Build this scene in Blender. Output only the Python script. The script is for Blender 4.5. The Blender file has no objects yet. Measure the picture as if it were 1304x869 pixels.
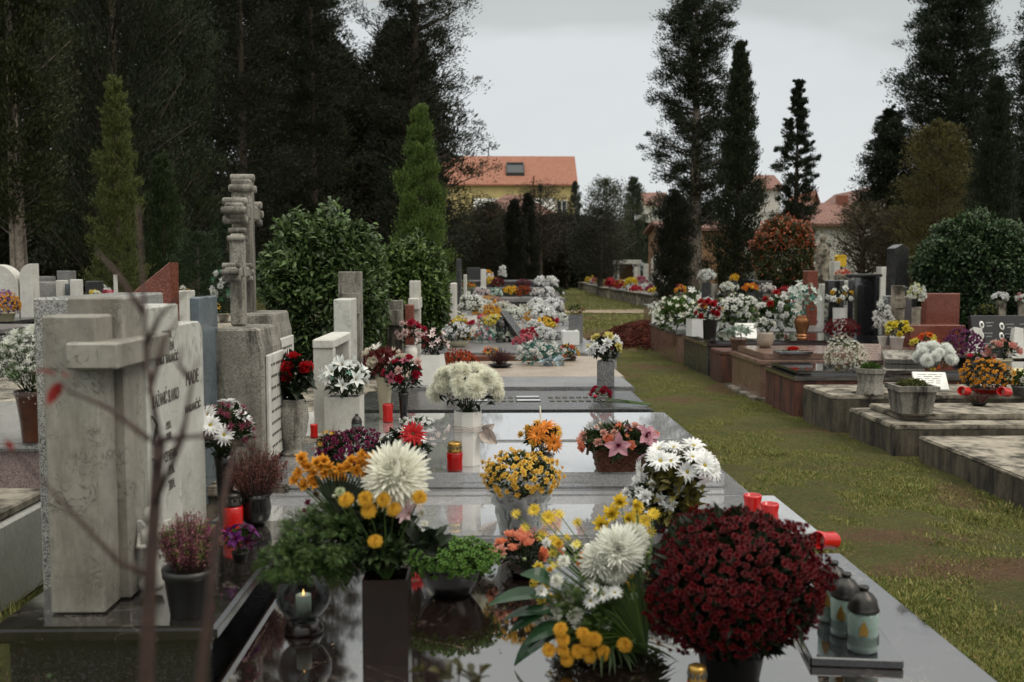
import bpy, bmesh, math, random
import numpy as np
from mathutils import Vector, Matrix, noise as mnoise
rng = np.random.default_rng(7); random.seed(7)
PI = math.pi
sc = bpy.context.scene; COL = sc.collection
# ------------------------------------------------------------------ camera
CAMZ = 1.5; FPX = 1304*35/36; VPX, HZ = 624.0, 342.0
yaw = math.atan((652-VPX)/FPX); pit = math.atan((434.5-HZ)/FPX)
Fv = np.array([math.sin(yaw)*math.cos(pit), math.cos(yaw)*math.cos(pit), -math.sin(pit)])
Rv = np.array([math.cos(yaw), -math.sin(yaw), 0.0]); Uv = np.cross(Rv, Fv)
CO = np.array([0, 0, CAMZ])
cam = bpy.data.objects.new('camera', bpy.data.cameras.new('camera')); COL.objects.link(cam)
cam.matrix_world = Matrix(((Rv[0], Uv[0], -Fv[0], 0), (Rv[1], Uv[1], -Fv[1], 0), (Rv[2], Uv[2], -Fv[2], CAMZ), (0, 0, 0, 1)))
cam.data.lens = 35; cam.data.sensor_width = 36; cam.data.clip_end = 2000; cam.data.clip_start = .05
cam.data.dof.use_dof = True; cam.data.dof.focus_distance = 6.2; cam.data.dof.aperture_fstop = 3.4
sc.camera = cam
def ray(px, py): return Fv + Rv*(px-652)/FPX - Uv*(py-434.5)/FPX
def P(px, py, z=0.0):
    d = ray(px, py); return CO + d*((z-CAMZ)/d[2])
def PY(px, py, Y):
    d = ray(px, py); return CO + d*(Y/d[1])
def S(px, Y): return px*Y/FPX
SURF = []                       # (x0,x1,y0,y1,z) flat tops things can stand on
def hit(px, py):
    """the spot on the nearest flat top under a pixel; slides onto the closest top when the pixel falls in a gap"""
    best = None; alt = None
    for (x0, x1, y0, y1, z) in SURF:
        p = P(px, py, z) if py > 344 else PY(px, 344, 90)
        if x0-.02 <= p[0] <= x1+.02 and y0-.02 <= p[1] <= y1+.02:
            if best is None or p[1] < best[1]: best = p
        m = .06 if p[1] < 12 else .25; m = min(m, (y1-y0)*.3)
        Yc = min(max(p[1], y0+m), y1-m); xc0 = PY(px, HZ, Yc)[0]; xc = min(max(xc0, x0+.05), x1-.05)
        e = abs(Yc-p[1])/Yc*1268*(CAMZ-z)/Yc + abs(xc-xc0)*1268/Yc
        if alt is None or e < alt[0]: alt = (e, np.array([xc, Yc, z]))
    if best is None:
        best = alt[1]
        if alt[0] > 12: print('FAR', px, py, round(alt[0]))
    return best
# ------------------------------------------------------------------ mesh builder
class MB:
    def __init__(s): s.V = []; s.L = []; s.T = []; s.M = []; s.n = 0
    def add(s, V, F, m=0):
        V = np.asarray(V, float)
        L = [i for f in F for i in f]; s.V.append(V); s.L.append(np.array(L, int)+s.n)
        s.T.append(np.array([len(f) for f in F], int)); s.M.append(np.full(len(F), m, int)); s.n += len(V); return s
    def flat(s): return (np.concatenate(s.V), np.concatenate(s.L), np.concatenate(s.T), np.concatenate(s.M))
    def scatter(s, proto, R, T, m=None):      # R (k,3,3) T (k,3)
        V, L, Tt, M = proto; k = len(T)
        if k == 0: return s
        W = np.einsum('kij,nj->kni', R, V)+np.asarray(T)[:, None, :]
        s.V.append(W.reshape(-1, 3)); s.L.append((L[None, :]+(np.arange(k)*len(V))[:, None]).ravel()+s.n)
        s.T.append(np.tile(Tt, k)); s.M.append(np.tile(M if m is None else np.full(len(M), m), k)); s.n += k*len(V); return s
    def build(s, name, mats, parent=None, smooth=False):
        V, L, T, M = s.flat(); me = bpy.data.meshes.new(name)
        me.vertices.add(len(V)); me.vertices.foreach_set('co', V.astype('f').ravel())
        me.loops.add(len(L)); me.loops.foreach_set('vertex_index', L.astype('i'))
        me.polygons.add(len(T)); st = np.zeros(len(T), int); st[1:] = np.cumsum(T)[:-1]
        me.polygons.foreach_set('loop_start', st.astype('i')); me.polygons.foreach_set('loop_total', T.astype('i'))
        if not isinstance(mats, (list, tuple)): mats = [mats]
        for m in mats: me.materials.append(m)
        me.polygons.foreach_set('material_index', M.astype('i'))
        me.polygons.foreach_set('use_smooth', np.full(len(T), bool(smooth)))
        me.update(calc_edges=True)
        return link(name, me, parent)
def link(name, me, parent=None, loc=None):
    o = bpy.data.objects.new(name, me); COL.objects.link(o)
    if parent is not None: o.parent = parent
    if loc is not None: o.location = loc
    return o
def tag(o, label=None, cat=None, group=None, kind=None):
    if label: o['label'] = label
    if cat: o['category'] = cat
    if group: o['group'] = group
    if kind: o['kind'] = kind
    return o
def empty(name, loc, label, cat, group=None, rz=0):
    o = bpy.data.objects.new(name, None); o.empty_display_size = .1; COL.objects.link(o)
    o.location = [float(v) for v in loc]; o.rotation_euler = (0, 0, rz); return tag(o, label, cat, group)
def norm(a): return a/np.maximum(np.linalg.norm(a, axis=-1, keepdims=True), 1e-9)
def frames(N, spin=None, sc_=1.0, axis='z'):
    """rotation matrices whose z (or y) axis is N"""
    N = norm(np.asarray(N, float)); k = len(N)
    a = rng.normal(size=(k, 3)); X = norm(np.cross(a, N)); Y = np.cross(N, X)
    s = np.ones(k)*sc_
    cols = [X, Y, N] if axis == 'z' else [X, N, np.cross(X, N)]
    return np.stack(cols, -1)*s[:, None, None]
def frames_up(D, scl, bias=(0, 0, 1), j=.5):
    """y axis along D, z axis roughly towards bias (leaf faces)"""
    D = norm(np.asarray(D, float)); k = len(D)
    U = norm(np.asarray(bias, float)+rng.normal(size=(k, 3))*j); X = norm(np.cross(D, U)); Z = np.cross(X, D)
    return np.stack([X, D, Z], -1)*(np.ones(k)*scl)[:, None, None]
_bc = {}
def bbox(x0, x1, y0, y1, z0, z1, b=.006, mb=None, m=0, seg=1):
    mb = mb or MB(); bm = bmesh.new()
    bmesh.ops.create_cube(bm, size=1)
    for v in bm.verts: v.co = ((x0+x1)/2+v.co.x*(x1-x0), (y0+y1)/2+v.co.y*(y1-y0), (z0+z1)/2+v.co.z*(z1-z0))
    b = min(b, .45*min(x1-x0, y1-y0, z1-z0))
    if b > 0: bmesh.ops.bevel(bm, geom=bm.edges[:], offset=b, segments=seg, affect='EDGES')
    frombm(bm, mb, m); return mb
def frombm(bm, mb, m=0):
    bm.verts.index_update(); mb.add([v.co[:] for v in bm.verts], [[v.index for v in f.verts] for f in bm.faces], m); bm.free()
def prism(poly, a0, a1, axis='y', mb=None, m=0, b=.004):
    """poly: 2D outline (x,z) for axis y, (y,z) for axis x, extruded a0..a1"""
    mb = mb or MB(); bm = bmesh.new(); k = len(poly)
    mk = (lambda p, a: (p[0], a, p[1])) if axis == 'y' else (lambda p, a: (a, p[0], p[1])) if axis == 'x' else (lambda p, a: (p[0], p[1], a))
    A = [bm.verts.new(mk(p, a0)) for p in poly]; B = [bm.verts.new(mk(p, a1)) for p in poly]
    bm.faces.new(A); bm.faces.new(B[::-1])
    for i in range(k): bm.faces.new([A[i], B[i], B[(i+1) % k], A[(i+1) % k]])
    bmesh.ops.recalc_face_normals(bm, faces=bm.faces[:])
    if b > 0: bmesh.ops.bevel(bm, geom=[e for e in bm.edges if e.calc_face_angle(0) > .5], offset=b, segments=1, affect='EDGES')
    frombm(bm, mb, m); return mb
def lathe(prof, n=24, mb=None, m=0, c=(0, 0, 0), power=None, close=False):
    mb = mb or MB(); V = []; F = []
    for (r, z) in prof:
        for i in range(n):
            a = 2*PI*(i+.5)/n; V.append((c[0]+r*math.cos(a), c[1]+r*math.sin(a), c[2]+z))
    for j in range(len(prof)-1):
        for i in range(n):
            k = (i+1) % n; F.append((j*n+i, j*n+k, (j+1)*n+k, (j+1)*n+i))
    if prof[0][0] > 1e-4: F.append(tuple(range(n-1, -1, -1)))
    if prof[-1][0] > 1e-4 and close: F.append(tuple((len(prof)-1)*n+i for i in range(n)))
    mb.add(V, F, m); return mb
def tube(pts, rads, n=6, mb=None, m=0):
    mb = mb or MB(); pts = np.asarray(pts, float); V = []; F = []; k = len(pts)
    for j in range(k):
        d = pts[min(j+1, k-1)]-pts[max(j-1, 0)]; d = d/(np.linalg.norm(d)+1e-9)
        a = np.array([1., 0, 0]) if abs(d[0]) < .8 else np.array([0, 1., 0])
        x = np.cross(d, a); x /= np.linalg.norm(x); y = np.cross(d, x)
        for i in range(n):
            t = 2*PI*i/n; V.append(pts[j]+(x*math.cos(t)+y*math.sin(t))*rads[j])
    for j in range(k-1):
        for i in range(n): q = (i+1) % n; F.append((j*n+i, j*n+q, (j+1)*n+q, (j+1)*n+i))
    F.append(tuple(range(n-1, -1, -1))); F.append(tuple((k-1)*n+i for i in range(n)))
    mb.add(V, F, m); return mb
# ------------------------------------------------------------------ materials
def lin(h):
    h = h.lstrip('#'); c = [int(h[i:i+2], 16)/255 for i in (0, 2, 4)]
    return tuple((x/12.92 if x <= .04045 else ((x+.055)/1.055)**2.4) for x in c)+(1,)
def newmat(name):
    m = bpy.data.materials.new(name); m.use_nodes = True; nt = m.node_tree
    b = nt.nodes['Principled BSDF']; return m, nt, b
def N(nt, t, **kw):
    n = nt.nodes.new(t)
    for k, v in kw.items():
        if k in n.inputs: n.inputs[k].default_value = v
        else: setattr(n, k, v)
    return n
def mixc(nt, fac, a, b, mode='MIX'):
    n = nt.nodes.new('ShaderNodeMix'); n.data_type = 'RGBA'; n.blend_type = mode
    for i, v in ((0, fac), (6, a), (7, b)):
        if isinstance(v, bpy.types.NodeSocket): nt.links.new(v, n.inputs[i])
        else: n.inputs[i].default_value = v
    return n.outputs[2]
def ramp(nt, src, a, b, c0=(0, 0, 0, 1), c1=(1, 1, 1, 1)):
    r = nt.nodes.new('ShaderNodeValToRGB'); r.color_ramp.elements[0].position = a; r.color_ramp.elements[1].position = b
    r.color_ramp.elements[0].color = c0; r.color_ramp.elements[1].color = c1; nt.links.new(src, r.inputs[0]); return r.outputs[0]
def noise(nt, co, scale, det=4, rough=.6, dist=0):
    n = N(nt, 'ShaderNodeTexNoise'); n.inputs['Scale'].default_value = scale; n.inputs['Detail'].default_value = det
    n.inputs['Roughness'].default_value = rough; n.inputs['Distortion'].default_value = dist; nt.links.new(co, n.inputs['Vector']); return n.outputs[0]
def bump(nt, b, h, s, d=.01):
    n = N(nt, 'ShaderNodeBump'); n.inputs['Strength'].default_value = s; n.inputs['Distance'].default_value = d
    nt.links.new(h, n.inputs['Height']); nt.links.new(n.outputs[0], b.inputs['Normal'])
def stone(name, c1, c2, dirt=None, speck=None, rough=.6, spec=.5, speck_s=180, speck_w=.35, vein=None, dirt_lo=.5, dirt_hi=.68, bmp=.3, streak=False, ior=1.5):
    m, nt, b = newmat(name); tc = N(nt, 'ShaderNodeTexCoord').outputs['Object']; oi = N(nt, 'ShaderNodeObjectInfo')
    va = N(nt, 'ShaderNodeVectorMath', operation='ADD'); nt.links.new(tc, va.inputs[0]); 
    mu = N(nt, 'ShaderNodeVectorMath', operation='SCALE'); nt.links.new(oi.outputs['Random'], mu.inputs[0]); mu.inputs['Scale'].default_value = 37
    nt.links.new(mu.outputs[0], va.inputs[1]); co = va.outputs[0]
    n1 = noise(nt, co, 3.5, 6, .65); col = mixc(nt, ramp(nt, n1, .35, .65), lin(c1), lin(c2))
    n2 = noise(nt, co, 40, 5, .7); col = mixc(nt, .35, col, ramp(nt, n2, .2, .8, (.35, .35, .35, 1), (1.3, 1.3, 1.3, 1)), 'MULTIPLY')
    if speck:
        v = N(nt, 'ShaderNodeTexVoronoi'); v.inputs['Scale'].default_value = speck_s; nt.links.new(co, v.inputs['Vector'])
        sep = N(nt, 'ShaderNodeSeparateColor'); nt.links.new(v.outputs['Color'], sep.inputs[0])
        col = mixc(nt, ramp(nt, sep.outputs[0], speck_w, speck_w+.25), lin(speck), col)
    if vein:
        nv = noise(nt, co, vein[1], 5, .55, 1.6)
        mt = N(nt, 'ShaderNodeMath', operation='ABSOLUTE'); sb = N(nt, 'ShaderNodeMath', operation='SUBTRACT'); sb.inputs[1].default_value = .5
        nt.links.new(nv, sb.inputs[0]); nt.links.new(sb.outputs[0], mt.inputs[0])
        vv = ramp(nt, mt.outputs[0], vein[3] if len(vein) > 3 else .002, vein[2], (1, 1, 1, 1), (0, 0, 0, 1))
        lim = ramp(nt, noise(nt, co, vein[1]*.8, 2), .42, .6)
        vv = mixc(nt, 1, vv, lim, 'MULTIPLY'); col = mixc(nt, vv, col, lin(vein[0]))
    if dirt:
        if streak:
            mp = N(nt, 'ShaderNodeMapping'); mp.inputs['Scale'].default_value = (1, 1, .18); nt.links.new(co, mp.inputs[0]); dn = noise(nt, mp.outputs[0], 9, 7, .72)
        else: dn = noise(nt, co, 5, 8, .75)
        col = mixc(nt, ramp(nt, dn, dirt_lo, dirt_hi), col, lin(dirt))
        if rough < .3: nt.links.new(ramp(nt, dn, dirt_lo, dirt_hi+.1, (rough,)*3+(1,), (.5,)*3+(1,)), b.inputs['Roughness'])
    nt.links.new(col, b.inputs['Base Color'])
    if not (dirt and rough < .3): b.inputs['Roughness'].default_value = rough
    if rough < .3:
        w = noise(nt, co, 7, 8, .75, .5); nt.links.new(ramp(nt, w, .5, .72, (rough,)*3+(1,), (rough+.13,)*3+(1,)), b.inputs['Roughness'])
    b.inputs['IOR'].default_value = ior
    if ior > 1.65: b.inputs['Coat Weight'].default_value = .9; b.inputs['Coat IOR'].default_value = min(ior, 1.8); b.inputs['Coat Roughness'].default_value = rough*.7
    bump(nt, b, n2, bmp, .004); return m
def petal_m(h, var=.25, rough=.55, tr=.32, dark=.6):
    """blossom / leaf material: random tint per petal, a little light passing through"""
    key = (h, var, rough, tr)
    if key in _pm: return _pm[key]
    m, nt, b = newmat('petal_'+h.strip('#')); g = N(nt, 'ShaderNodeNewGeometry'); c = lin(h)
    lo = tuple(x*(1-var) for x in c[:3])+(1,); hi = tuple(min(.95, x*(1+var)+.004) for x in c[:3])+(1,)
    col = ramp(nt, g.outputs['Random Per Island'], 0, 1, lo, hi); nt.links.new(col, b.inputs['Base Color'])
    b.inputs['Roughness'].default_value = rough; b.inputs['Specular IOR Level'].default_value = .3
    t = N(nt, 'ShaderNodeBsdfTranslucent'); nt.links.new(col, t.inputs['Color'])
    mx = N(nt, 'ShaderNodeMixShader'); mx.inputs[0].default_value = tr; out = nt.nodes['Material Output']
    nt.links.new(b.outputs[0], mx.inputs[1]); nt.links.new(t.outputs[0], mx.inputs[2]); nt.links.new(mx.outputs[0], out.inputs[0])
    _pm[key] = m; return m
_pm = {}
def plain(name, h, rough=.5, metal=0, spec=.5, var=.12, scale=30, b_=.1, **kw):
    m, nt, b = newmat(name); tc = N(nt, 'ShaderNodeTexCoord').outputs['Object']; c = lin(h)
    n1 = noise(nt, tc, scale, 5); lo = tuple(x*(1-var*2) for x in c[:3])+(1,); hi = tuple(min(1, x*(1+var)) for x in c[:3])+(1,)
    nt.links.new(ramp(nt, n1, .3, .7, lo, hi), b.inputs['Base Color']); b.inputs['Roughness'].default_value = rough
    b.inputs['Metallic'].default_value = metal; b.inputs['Specular IOR Level'].default_value = spec
    for k, v in kw.items(): b.inputs[k.replace('_', ' ')].default_value = v
    bump(nt, b, n1, b_, .003); return m
M = {}
M['black'] = stone('polished black granite', '121214', '1e1d1f', speck='3a3a3e', speck_w=.12, speck_s=260, rough=.06, bmp=.015, ior=1.75)
M['brownmarble'] = stone('polished brown marble', '150f0d', '231916', vein=('6a5a50', 2.6, .007), rough=.04, bmp=.01, ior=2.0)
M['blackmatt'] = stone('satin black granite', '101011', '19191a', rough=.35, bmp=.02, ior=1.4)
M['edge'] = stone('polished dark edge stone', '1a1816', '2a2725', vein=('756c66', 5, .01), rough=.09, bmp=.02, ior=1.7)
M['grey'] = stone('honed grey granite', '77777a', '93918d', speck='3f3f42', speck_s=230, speck_w=.3, rough=.28, bmp=.1, dirt='4a4640', dirt_lo=.58, dirt_hi=.8)
M['greypol'] = stone('polished grey granite', '55565a', '6d6e70', speck='45454a', speck_s=300, speck_w=.2, rough=.06, bmp=.015, ior=1.75)
M['lightpol'] = stone('polished pale granite', '9a9b9d', 'aeadab', speck='7d7d80', speck_s=300, speck_w=.2, rough=.04, bmp=.008, ior=2.0)
M['dgrey'] = stone('dark grey granite', '3a3b3c', '4c4c4a', speck='1f1f20', speck_s=260, speck_w=.3, rough=.25, bmp=.1, dirt='5c5a54', dirt_lo=.6, dirt_hi=.85)
M['beige'] = stone('beige terrazzo', '958676', 'aa9c8c', speck='6b5d50', speck_s=300, speck_w=.2, rough=.45, bmp=.15, dirt='5e5345', dirt_lo=.55, dirt_hi=.8)
M['pink'] = stone('pinkish brown granite', '7b6358', '94796c', speck='47352d', speck_s=260, speck_w=.3, rough=.2, bmp=.1, dirt='4a3b33', dirt_lo=.6, dirt_hi=.85)
M['redgran'] = stone('red brown granite', '5c2c22', '6f3a2d', speck='86584a', speck_s=220, speck_w=.12, rough=.25, bmp=.15)
M['redstone'] = stone('red brown rendered stone', '563024', '684032', dirt='2a1c16', dirt_lo=.42, dirt_hi=.62, rough=.85, streak=True)
M['concrete'] = stone('old mossy concrete', '8a8172', 'a39a8a', dirt='2a261c', dirt_lo=.42, dirt_hi=.6, rough=.9, bmp=.9)
M['concdark'] = stone('blackened mossy concrete', '4c4638', '645c4c', dirt='17140f', dirt_lo=.38, dirt_hi=.62, rough=.95, bmp=1, streak=True)
M['white'] = stone('white weathered stone', 'c6c4bd', 'b3b1a8', dirt='6c6a60', dirt_lo=.55, dirt_hi=.8, rough=.6, bmp=.4, streak=True)
M['marble'] = stone('grey green veined marble', '97948a', '77736a', vein=('4e4a42', 13, .022, .004), dirt='5c574b', dirt_lo=.46, dirt_hi=.74, rough=.5, streak=True, bmp=.3)
M['marble2'] = stone('pale inscribed marble', 'c2c2bb', 'b1b1a8', vein=('8a8a82', 3, .02), dirt='8b897e', dirt_lo=.55, dirt_hi=.8, rough=.4, bmp=.25)
M['weathered'] = stone('weathered lichen stone', '97938a', '77736a', speck='6a665c', speck_s=150, speck_w=.2, dirt='2d2a24', dirt_lo=.46, dirt_hi=.64, rough=.95, bmp=1, streak=True)
M['bluestone'] = stone('blue grey polished stone', '4f5a60', '667077', rough=.1, bmp=.02, ior=1.6)
M['speckled'] = stone('black and white speckled granite', 'a5a5a2', 'b6b4af', speck='4a4948', speck_s=330, speck_w=.3, rough=.3, bmp=.15)
M['pinkspeck'] = stone('pink speckled granite', '8d7a76', '9a8884', speck='5a4c49', speck_s=300, speck_w=.3, rough=.5, bmp=.3)
M['letter'] = plain('dark engraved paint', '504d47', .8)
M['whiteceram'] = plain('white glazed ceramic', 'd6d4cd', .3, var=.05, scale=12)
M['whiteplast'] = plain('white plastic', 'cfcfcc', .4, var=.04, scale=9)
M['blackceram'] = plain('black glazed ceramic', '181615', .2, scale=12)
M['brownceram'] = plain('brown glazed ceramic', '1e120e', .25, scale=8, var=.25)
M['blackplast'] = plain('black nursery plastic', '161514', .45, var=.2)
M['terracotta'] = plain('terracotta', '7a4632', .75, var=.25, scale=14)
M['brownpot'] = plain('brown glazed pot', '4a2a1e', .35, var=.25, scale=10)
M['cream'] = plain('cream ceramic', 'c9bfa3', .4, var=.08, scale=10)
M['copper'] = plain('copper', '8a5d3c', .35, metal=.8, scale=15)
M['brass'] = plain('brass', 'a98645', .35, metal=.9, scale=30)
M['pewter'] = plain('grey metal', '454341', .4, metal=.9, scale=40, var=.25)
M['wicker'] = plain('brown wicker', '5e3826', .6, scale=60, var=.35)
M['soilm'] = plain('potting soil', '2a1c14', .95, scale=60, var=.4)
M['bark'] = plain('bark', '4a3f36', .95, scale=25, var=.35, b_=1)
M['barkpale'] = plain('pale bark', '80756a', .95, scale=18, var=.3, b_=1)
M['twig'] = plain('red brown twig', '3c2a24', .8, scale=40, var=.3)
M['wax'] = plain('white wax', 'd8d4c4', .5, var=.03, Subsurface_Weight=.2)
M['ribbon'] = plain('pale lace ribbon', 'b4a69c', .8, var=.15, scale=50)
M['redfoil'] = plain('red foil', 'a5120f', .3, var=.3, scale=40)
M['bluefoil'] = plain('pale blue wrap', '9fb4bd', .35, var=.2, scale=40)
def glass(name, col, rough=.02, tw=.75, ior=1.5, alpha=None):
    m, nt, b = newmat(name); b.inputs['Base Color'].default_value = lin(col); b.inputs['Roughness'].default_value = rough; b.inputs['IOR'].default_value = ior
    tc = N(nt, 'ShaderNodeTexCoord').outputs['Object']; n = noise(nt, tc, 55, 2); bump(nt, b, n, .5, .004); b.inputs['Coat Weight'].default_value = .6
    if tw > .85: b.inputs['Base Color'].default_value = (.03, .03, .03, 1)
    t = N(nt, 'ShaderNodeBsdfTransparent'); t.inputs[0].default_value = lin(col); lw = N(nt, 'ShaderNodeLayerWeight'); lw.inputs[0].default_value = .35
    f = ramp(nt, lw.outputs['Facing'], .0, 1., (1-tw,)*3+(1,), (.9,)*3+(1,)); mx = N(nt, 'ShaderNodeMixShader'); nt.links.new(f, mx.inputs[0])
    nt.links.new(t.outputs[0], mx.inputs[1]); nt.links.new(b.outputs[0], mx.inputs[2]); nt.links.new(mx.outputs[0], nt.nodes['Material Output'].inputs[0]); return m
M['glass'] = glass('clear cut glass', 'e6ecec', .03, .93)
M['redglass'] = glass('red candle glass', 'c0140c', .08, .55)
M['redplast'] = glass('red candle plastic', 'c81410', .3, .2)
M['greenglass'] = glass('greenish candle glass', 'b4c8c0', .12, .7)
M['film'] = glass('clear wrapping film', 'e2e6e6', .15, .72, 1.4)
def flame():
    m, nt, b = newmat('flame'); b.inputs['Emission Color'].default_value = (1, .5, .12, 1); b.inputs['Emission Strength'].default_value = 3; return m
M['flame'] = flame()
LEAF = dict(broad='2c3a1c', dark='1b2514', olive='3d3a1c', bright='41571f', grey='6f7a68', teal='4f7a70', fern='415628', moss='4a4f22', succ='4c6a2c', redleaf='5e1f1c', palm='3a4a26')
def LM(k): return petal_m(LEAF.get(k, k), .45, .45, .2)
# ------------------------------------------------------------------ petals, leaves, blooms (prototypes)
def strip(l, w, z=(0, .1, .1), cup=.0, st=4, tip=.0, y0=.0):
    """petal along +y; z = rise at base, middle, tip"""
    V = []; F = []
    for i in range(st):
        t = i/(st-1); ww = w*math.sin(PI*(.12+.88*t)**1.0*.93+.1)*(1 if t < .99 else max(tip, .12)); ww = max(ww, w*.1)
        zz = z[0]*(1-t)**2+2*z[1]*t*(1-t)+z[2]*t*t
        V += [(-ww/2, y0+l*t, zz+cup*ww), (0, y0+l*t, zz), (ww/2, y0+l*t, zz+cup*ww)]
    for i in range(st-1):
        a = 3*i; F += [(a, a+1, a+4, a+3), (a+1, a+2, a+5, a+4)]
    return np.array(V), F
def quadleaf(l=1, w=.4, fold=.12):
    return np.array([(0, 0, 0), (w/2, l*.45, fold), (0, l, -.05), (-w/2, l*.45, fold)]), [(0, 1, 2), (0, 2, 3)]
def ring(mb, n, l, w, z, cup, tilt=0, y0=0, st=3, tip=.3, m=0, j=.1, z0=0):
    for i in range(n):
        a = 2*PI*(i+random.random()*.5)/n; V, F = strip(l*(1+random.uniform(-j, j)), w, z, cup, st, tip, y0)
        ct, s_ = math.cos(tilt+random.uniform(-j, j)), math.sin(tilt+random.uniform(-j, j))
        V = np.stack([V[:, 0], V[:, 1]*ct-V[:, 2]*s_, V[:, 1]*s_+V[:, 2]*ct+z0], 1)
        ca, sa = math.cos(a), math.sin(a); V = np.stack([V[:, 0]*ca-V[:, 1]*sa, V[:, 0]*sa+V[:, 1]*ca, V[:, 2]], 1)
        mb.add(V, F, m)
def dome(mb, r, h, n=8, m=1, z0=0):
    lathe([(r, z0), (r*.85, z0+h*.6), (r*.45, z0+h*.95), (.001, z0+h)], n, mb, m)
_pc = {}
def bloom(kind, lo=False):
    k = (kind, lo)
    if k in _pc: return _pc[k]
    mb = MB(); st = 3 if lo else 4
    if kind == 'daisy':
        ring(mb, 11 if lo else 17, .95, .26, (0, .12, .02), .15, .08, .08, st, .6); 
        if not lo: ring(mb, 14, .75, .24, (0, .12, .1), .15, .28, .08, st, .6)
        dome(mb, .22, .14, 7)
    elif kind == 'gerbera':
        for q, (n, l, t) in enumerate(((20, 1, .03), (16, .8, .2), (12, .5, .45))): ring(mb, n, l, .2, (0, .1, 0), .1, t, .1, st, .5)
        dome(mb, .2, .12, 8)
    elif kind == 'mum':
        rows = ((16, 1, -.25), (16, .98, .0), (15, .95, .25), (14, .9, .5), (12, .85, .75), (10, .8, 1.0), (8, .78, 1.25), (5, .75, 1.45))
        for n, l, t in rows[::(2 if lo else 1)]: ring(mb, n, l, .3 if lo else .2, (0, .1, .3), .3, t, .0, st, .5, j=.16)
    elif kind == 'bigmum':
        lathe([(.2, -.3), (.45, -.1), (.52, .2), (.4, .48), (.001, .62)], 10, mb)
        for n, l, t in ((26, .9, -.8), (30, .98, -.45), (30, 1.0, -.15), (32, .98, .12), (32, .96, .34), (30, .94, .56), (26, .91, .78), (22, .88, 1.0), (13, .8, 1.2), (8, .78, 1.4)): ring(mb, n, l, .21, (0, .16, .3), .35, t-.12, .0, st, .85, j=.1)
    elif kind == 'pompon':
        for n, l, t in ((9, .85, -.5), (12, .95, -.1), (12, .95, .3), (10, .9, .7), (7, .86, 1.05), (4, .8, 1.35)): ring(mb, n, l, .38, (0, .0, .08), .25, t, .0, 3, .8, j=.05)
    elif kind == 'santini':   # button shape with pressed-in centre
        lathe([(.3, -.3), (.6, -.1), (.68, .1), (.5, .35), (.001, .42)], 10, mb)
        for n, l, t in ((14, .72, -.55), (20, .95, -.25), (22, 1, .05), (22, .97, .3), (20, .9, .55), (16, .8, .8), (12, .68, 1.05), (8, .6, 1.3)): ring(mb, n, l, .24, (0, .0, .08), .3, t, .0, 3, .95, j=.05)
    elif kind == 'rose':
        for n, r0, t, h in ((5, .42, .55, .75), (5, .32, .85, .75), (4, .22, 1.05, .75), (3, .12, 1.25, .72), (3, .04, 1.4, .7)):
            for i in range(n):
                a = 2*PI*(i+r0*3)/n+random.uniform(-.2, .2); V, F = strip(h, .75 if n > 3 else .42, (0, -.15, .06), .22, 4, .75, 0)
                ct, s_ = math.cos(t), math.sin(t)
                V = np.stack([V[:, 0], r0*.6+V[:, 1]*ct-V[:, 2]*s_, V[:, 1]*s_+V[:, 2]*ct-.25], 1)
                ca, sa = math.cos(a), math.sin(a); mb.add(np.stack([V[:, 0]*ca-V[:, 1]*sa, V[:, 0]*sa+V[:, 1]*ca, V[:, 2]], 1), F)
    elif kind == 'carnation':
        for n, l, t in ((9, .95, .1), (9, .9, .45), (8, .85, .8), (6, .8, 1.15), (4, .75, 1.4)): ring(mb, n, l, .42, (0, .1, .15), random.choice((-.3, .35)), t, .0, st, .9, j=.2)
    elif kind == 'lily':
        ring(mb, 6, 1.05, .42, (0, .35, .25), .25, .35, .03, 4, .15, j=.08); dome(mb, .07, .35, 5)
    elif kind == 'orchid':
        ring(mb, 5, 1, .62, (0, .2, .05), .2, .2, .02, 4, .5, j=.1); ring(mb, 3, .45, .35, (0, .2, .2), .3, .7, 0, 3, .6, m=1)
    elif kind == 'small':
        ring(mb, 7, 1, .55, (0, .15, .15), .1, .25, 0, 3 if not lo else 2, .7); ring(mb, 5, .75, .45, (0, .1, .2), .1, .85, 0, 3 if not lo else 2, .7)
    elif kind == 'smallpom':
        ring(mb, 6, .95, .7, (0, .1, 0), .15, .1, 0, 3, .8); ring(mb, 5, .85, .6, (0, .1, .1), .15, .7, 0, 3, .8); ring(mb, 3, .8, .5, (0, 0, .1), .1, 1.25, 0, 3, .8)
    elif kind == 'bud':
        lathe([(.12, -.6), (.5, -.2), (.55, .2), (.3, .7), (.05, .9)], 6, mb)
    elif kind == 'spike':
        for i in range(8):
            a = i*2.4; V, F = strip(.5, .3, (0, .1, .1), .2, 3, .6, 0); V = V+[0, .05, i*.28]
            ca, sa = math.cos(a), math.sin(a); mb.add(np.stack([V[:, 0]*ca-V[:, 1]*sa, V[:, 0]*sa+V[:, 1]*ca, V[:, 2]-.4], 1), F)
    _pc[k] = mb.flat(); return _pc[k]
CENTRE = {'daisy': 'b8a53a', 'gerbera': '5a3a1a', 'lily': 'b08a30', 'orchid': '6a2540', }
_mc = {}
def bloom_mesh(kind, col, lo=False):
    k = (kind, col, lo)
    if k not in _mc:
        mb = MB(); mb.scatter(bloom(kind, lo), np.eye(3)[None], np.zeros((1, 3)))
        o = mb.build('bloom', [petal_m(col, .16), petal_m(CENTRE.get(kind, '7d7a3a'), .2)]); _mc[k] = o.data; bpy.data.objects.remove(o)
    return _mc[k]
QL = MB().add(*quadleaf()).flat(); QN = MB().add(*quadleaf(1, .14, .03)).flat()
QT = MB().add(*quadleaf(1, .3, .08)).flat()
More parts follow.
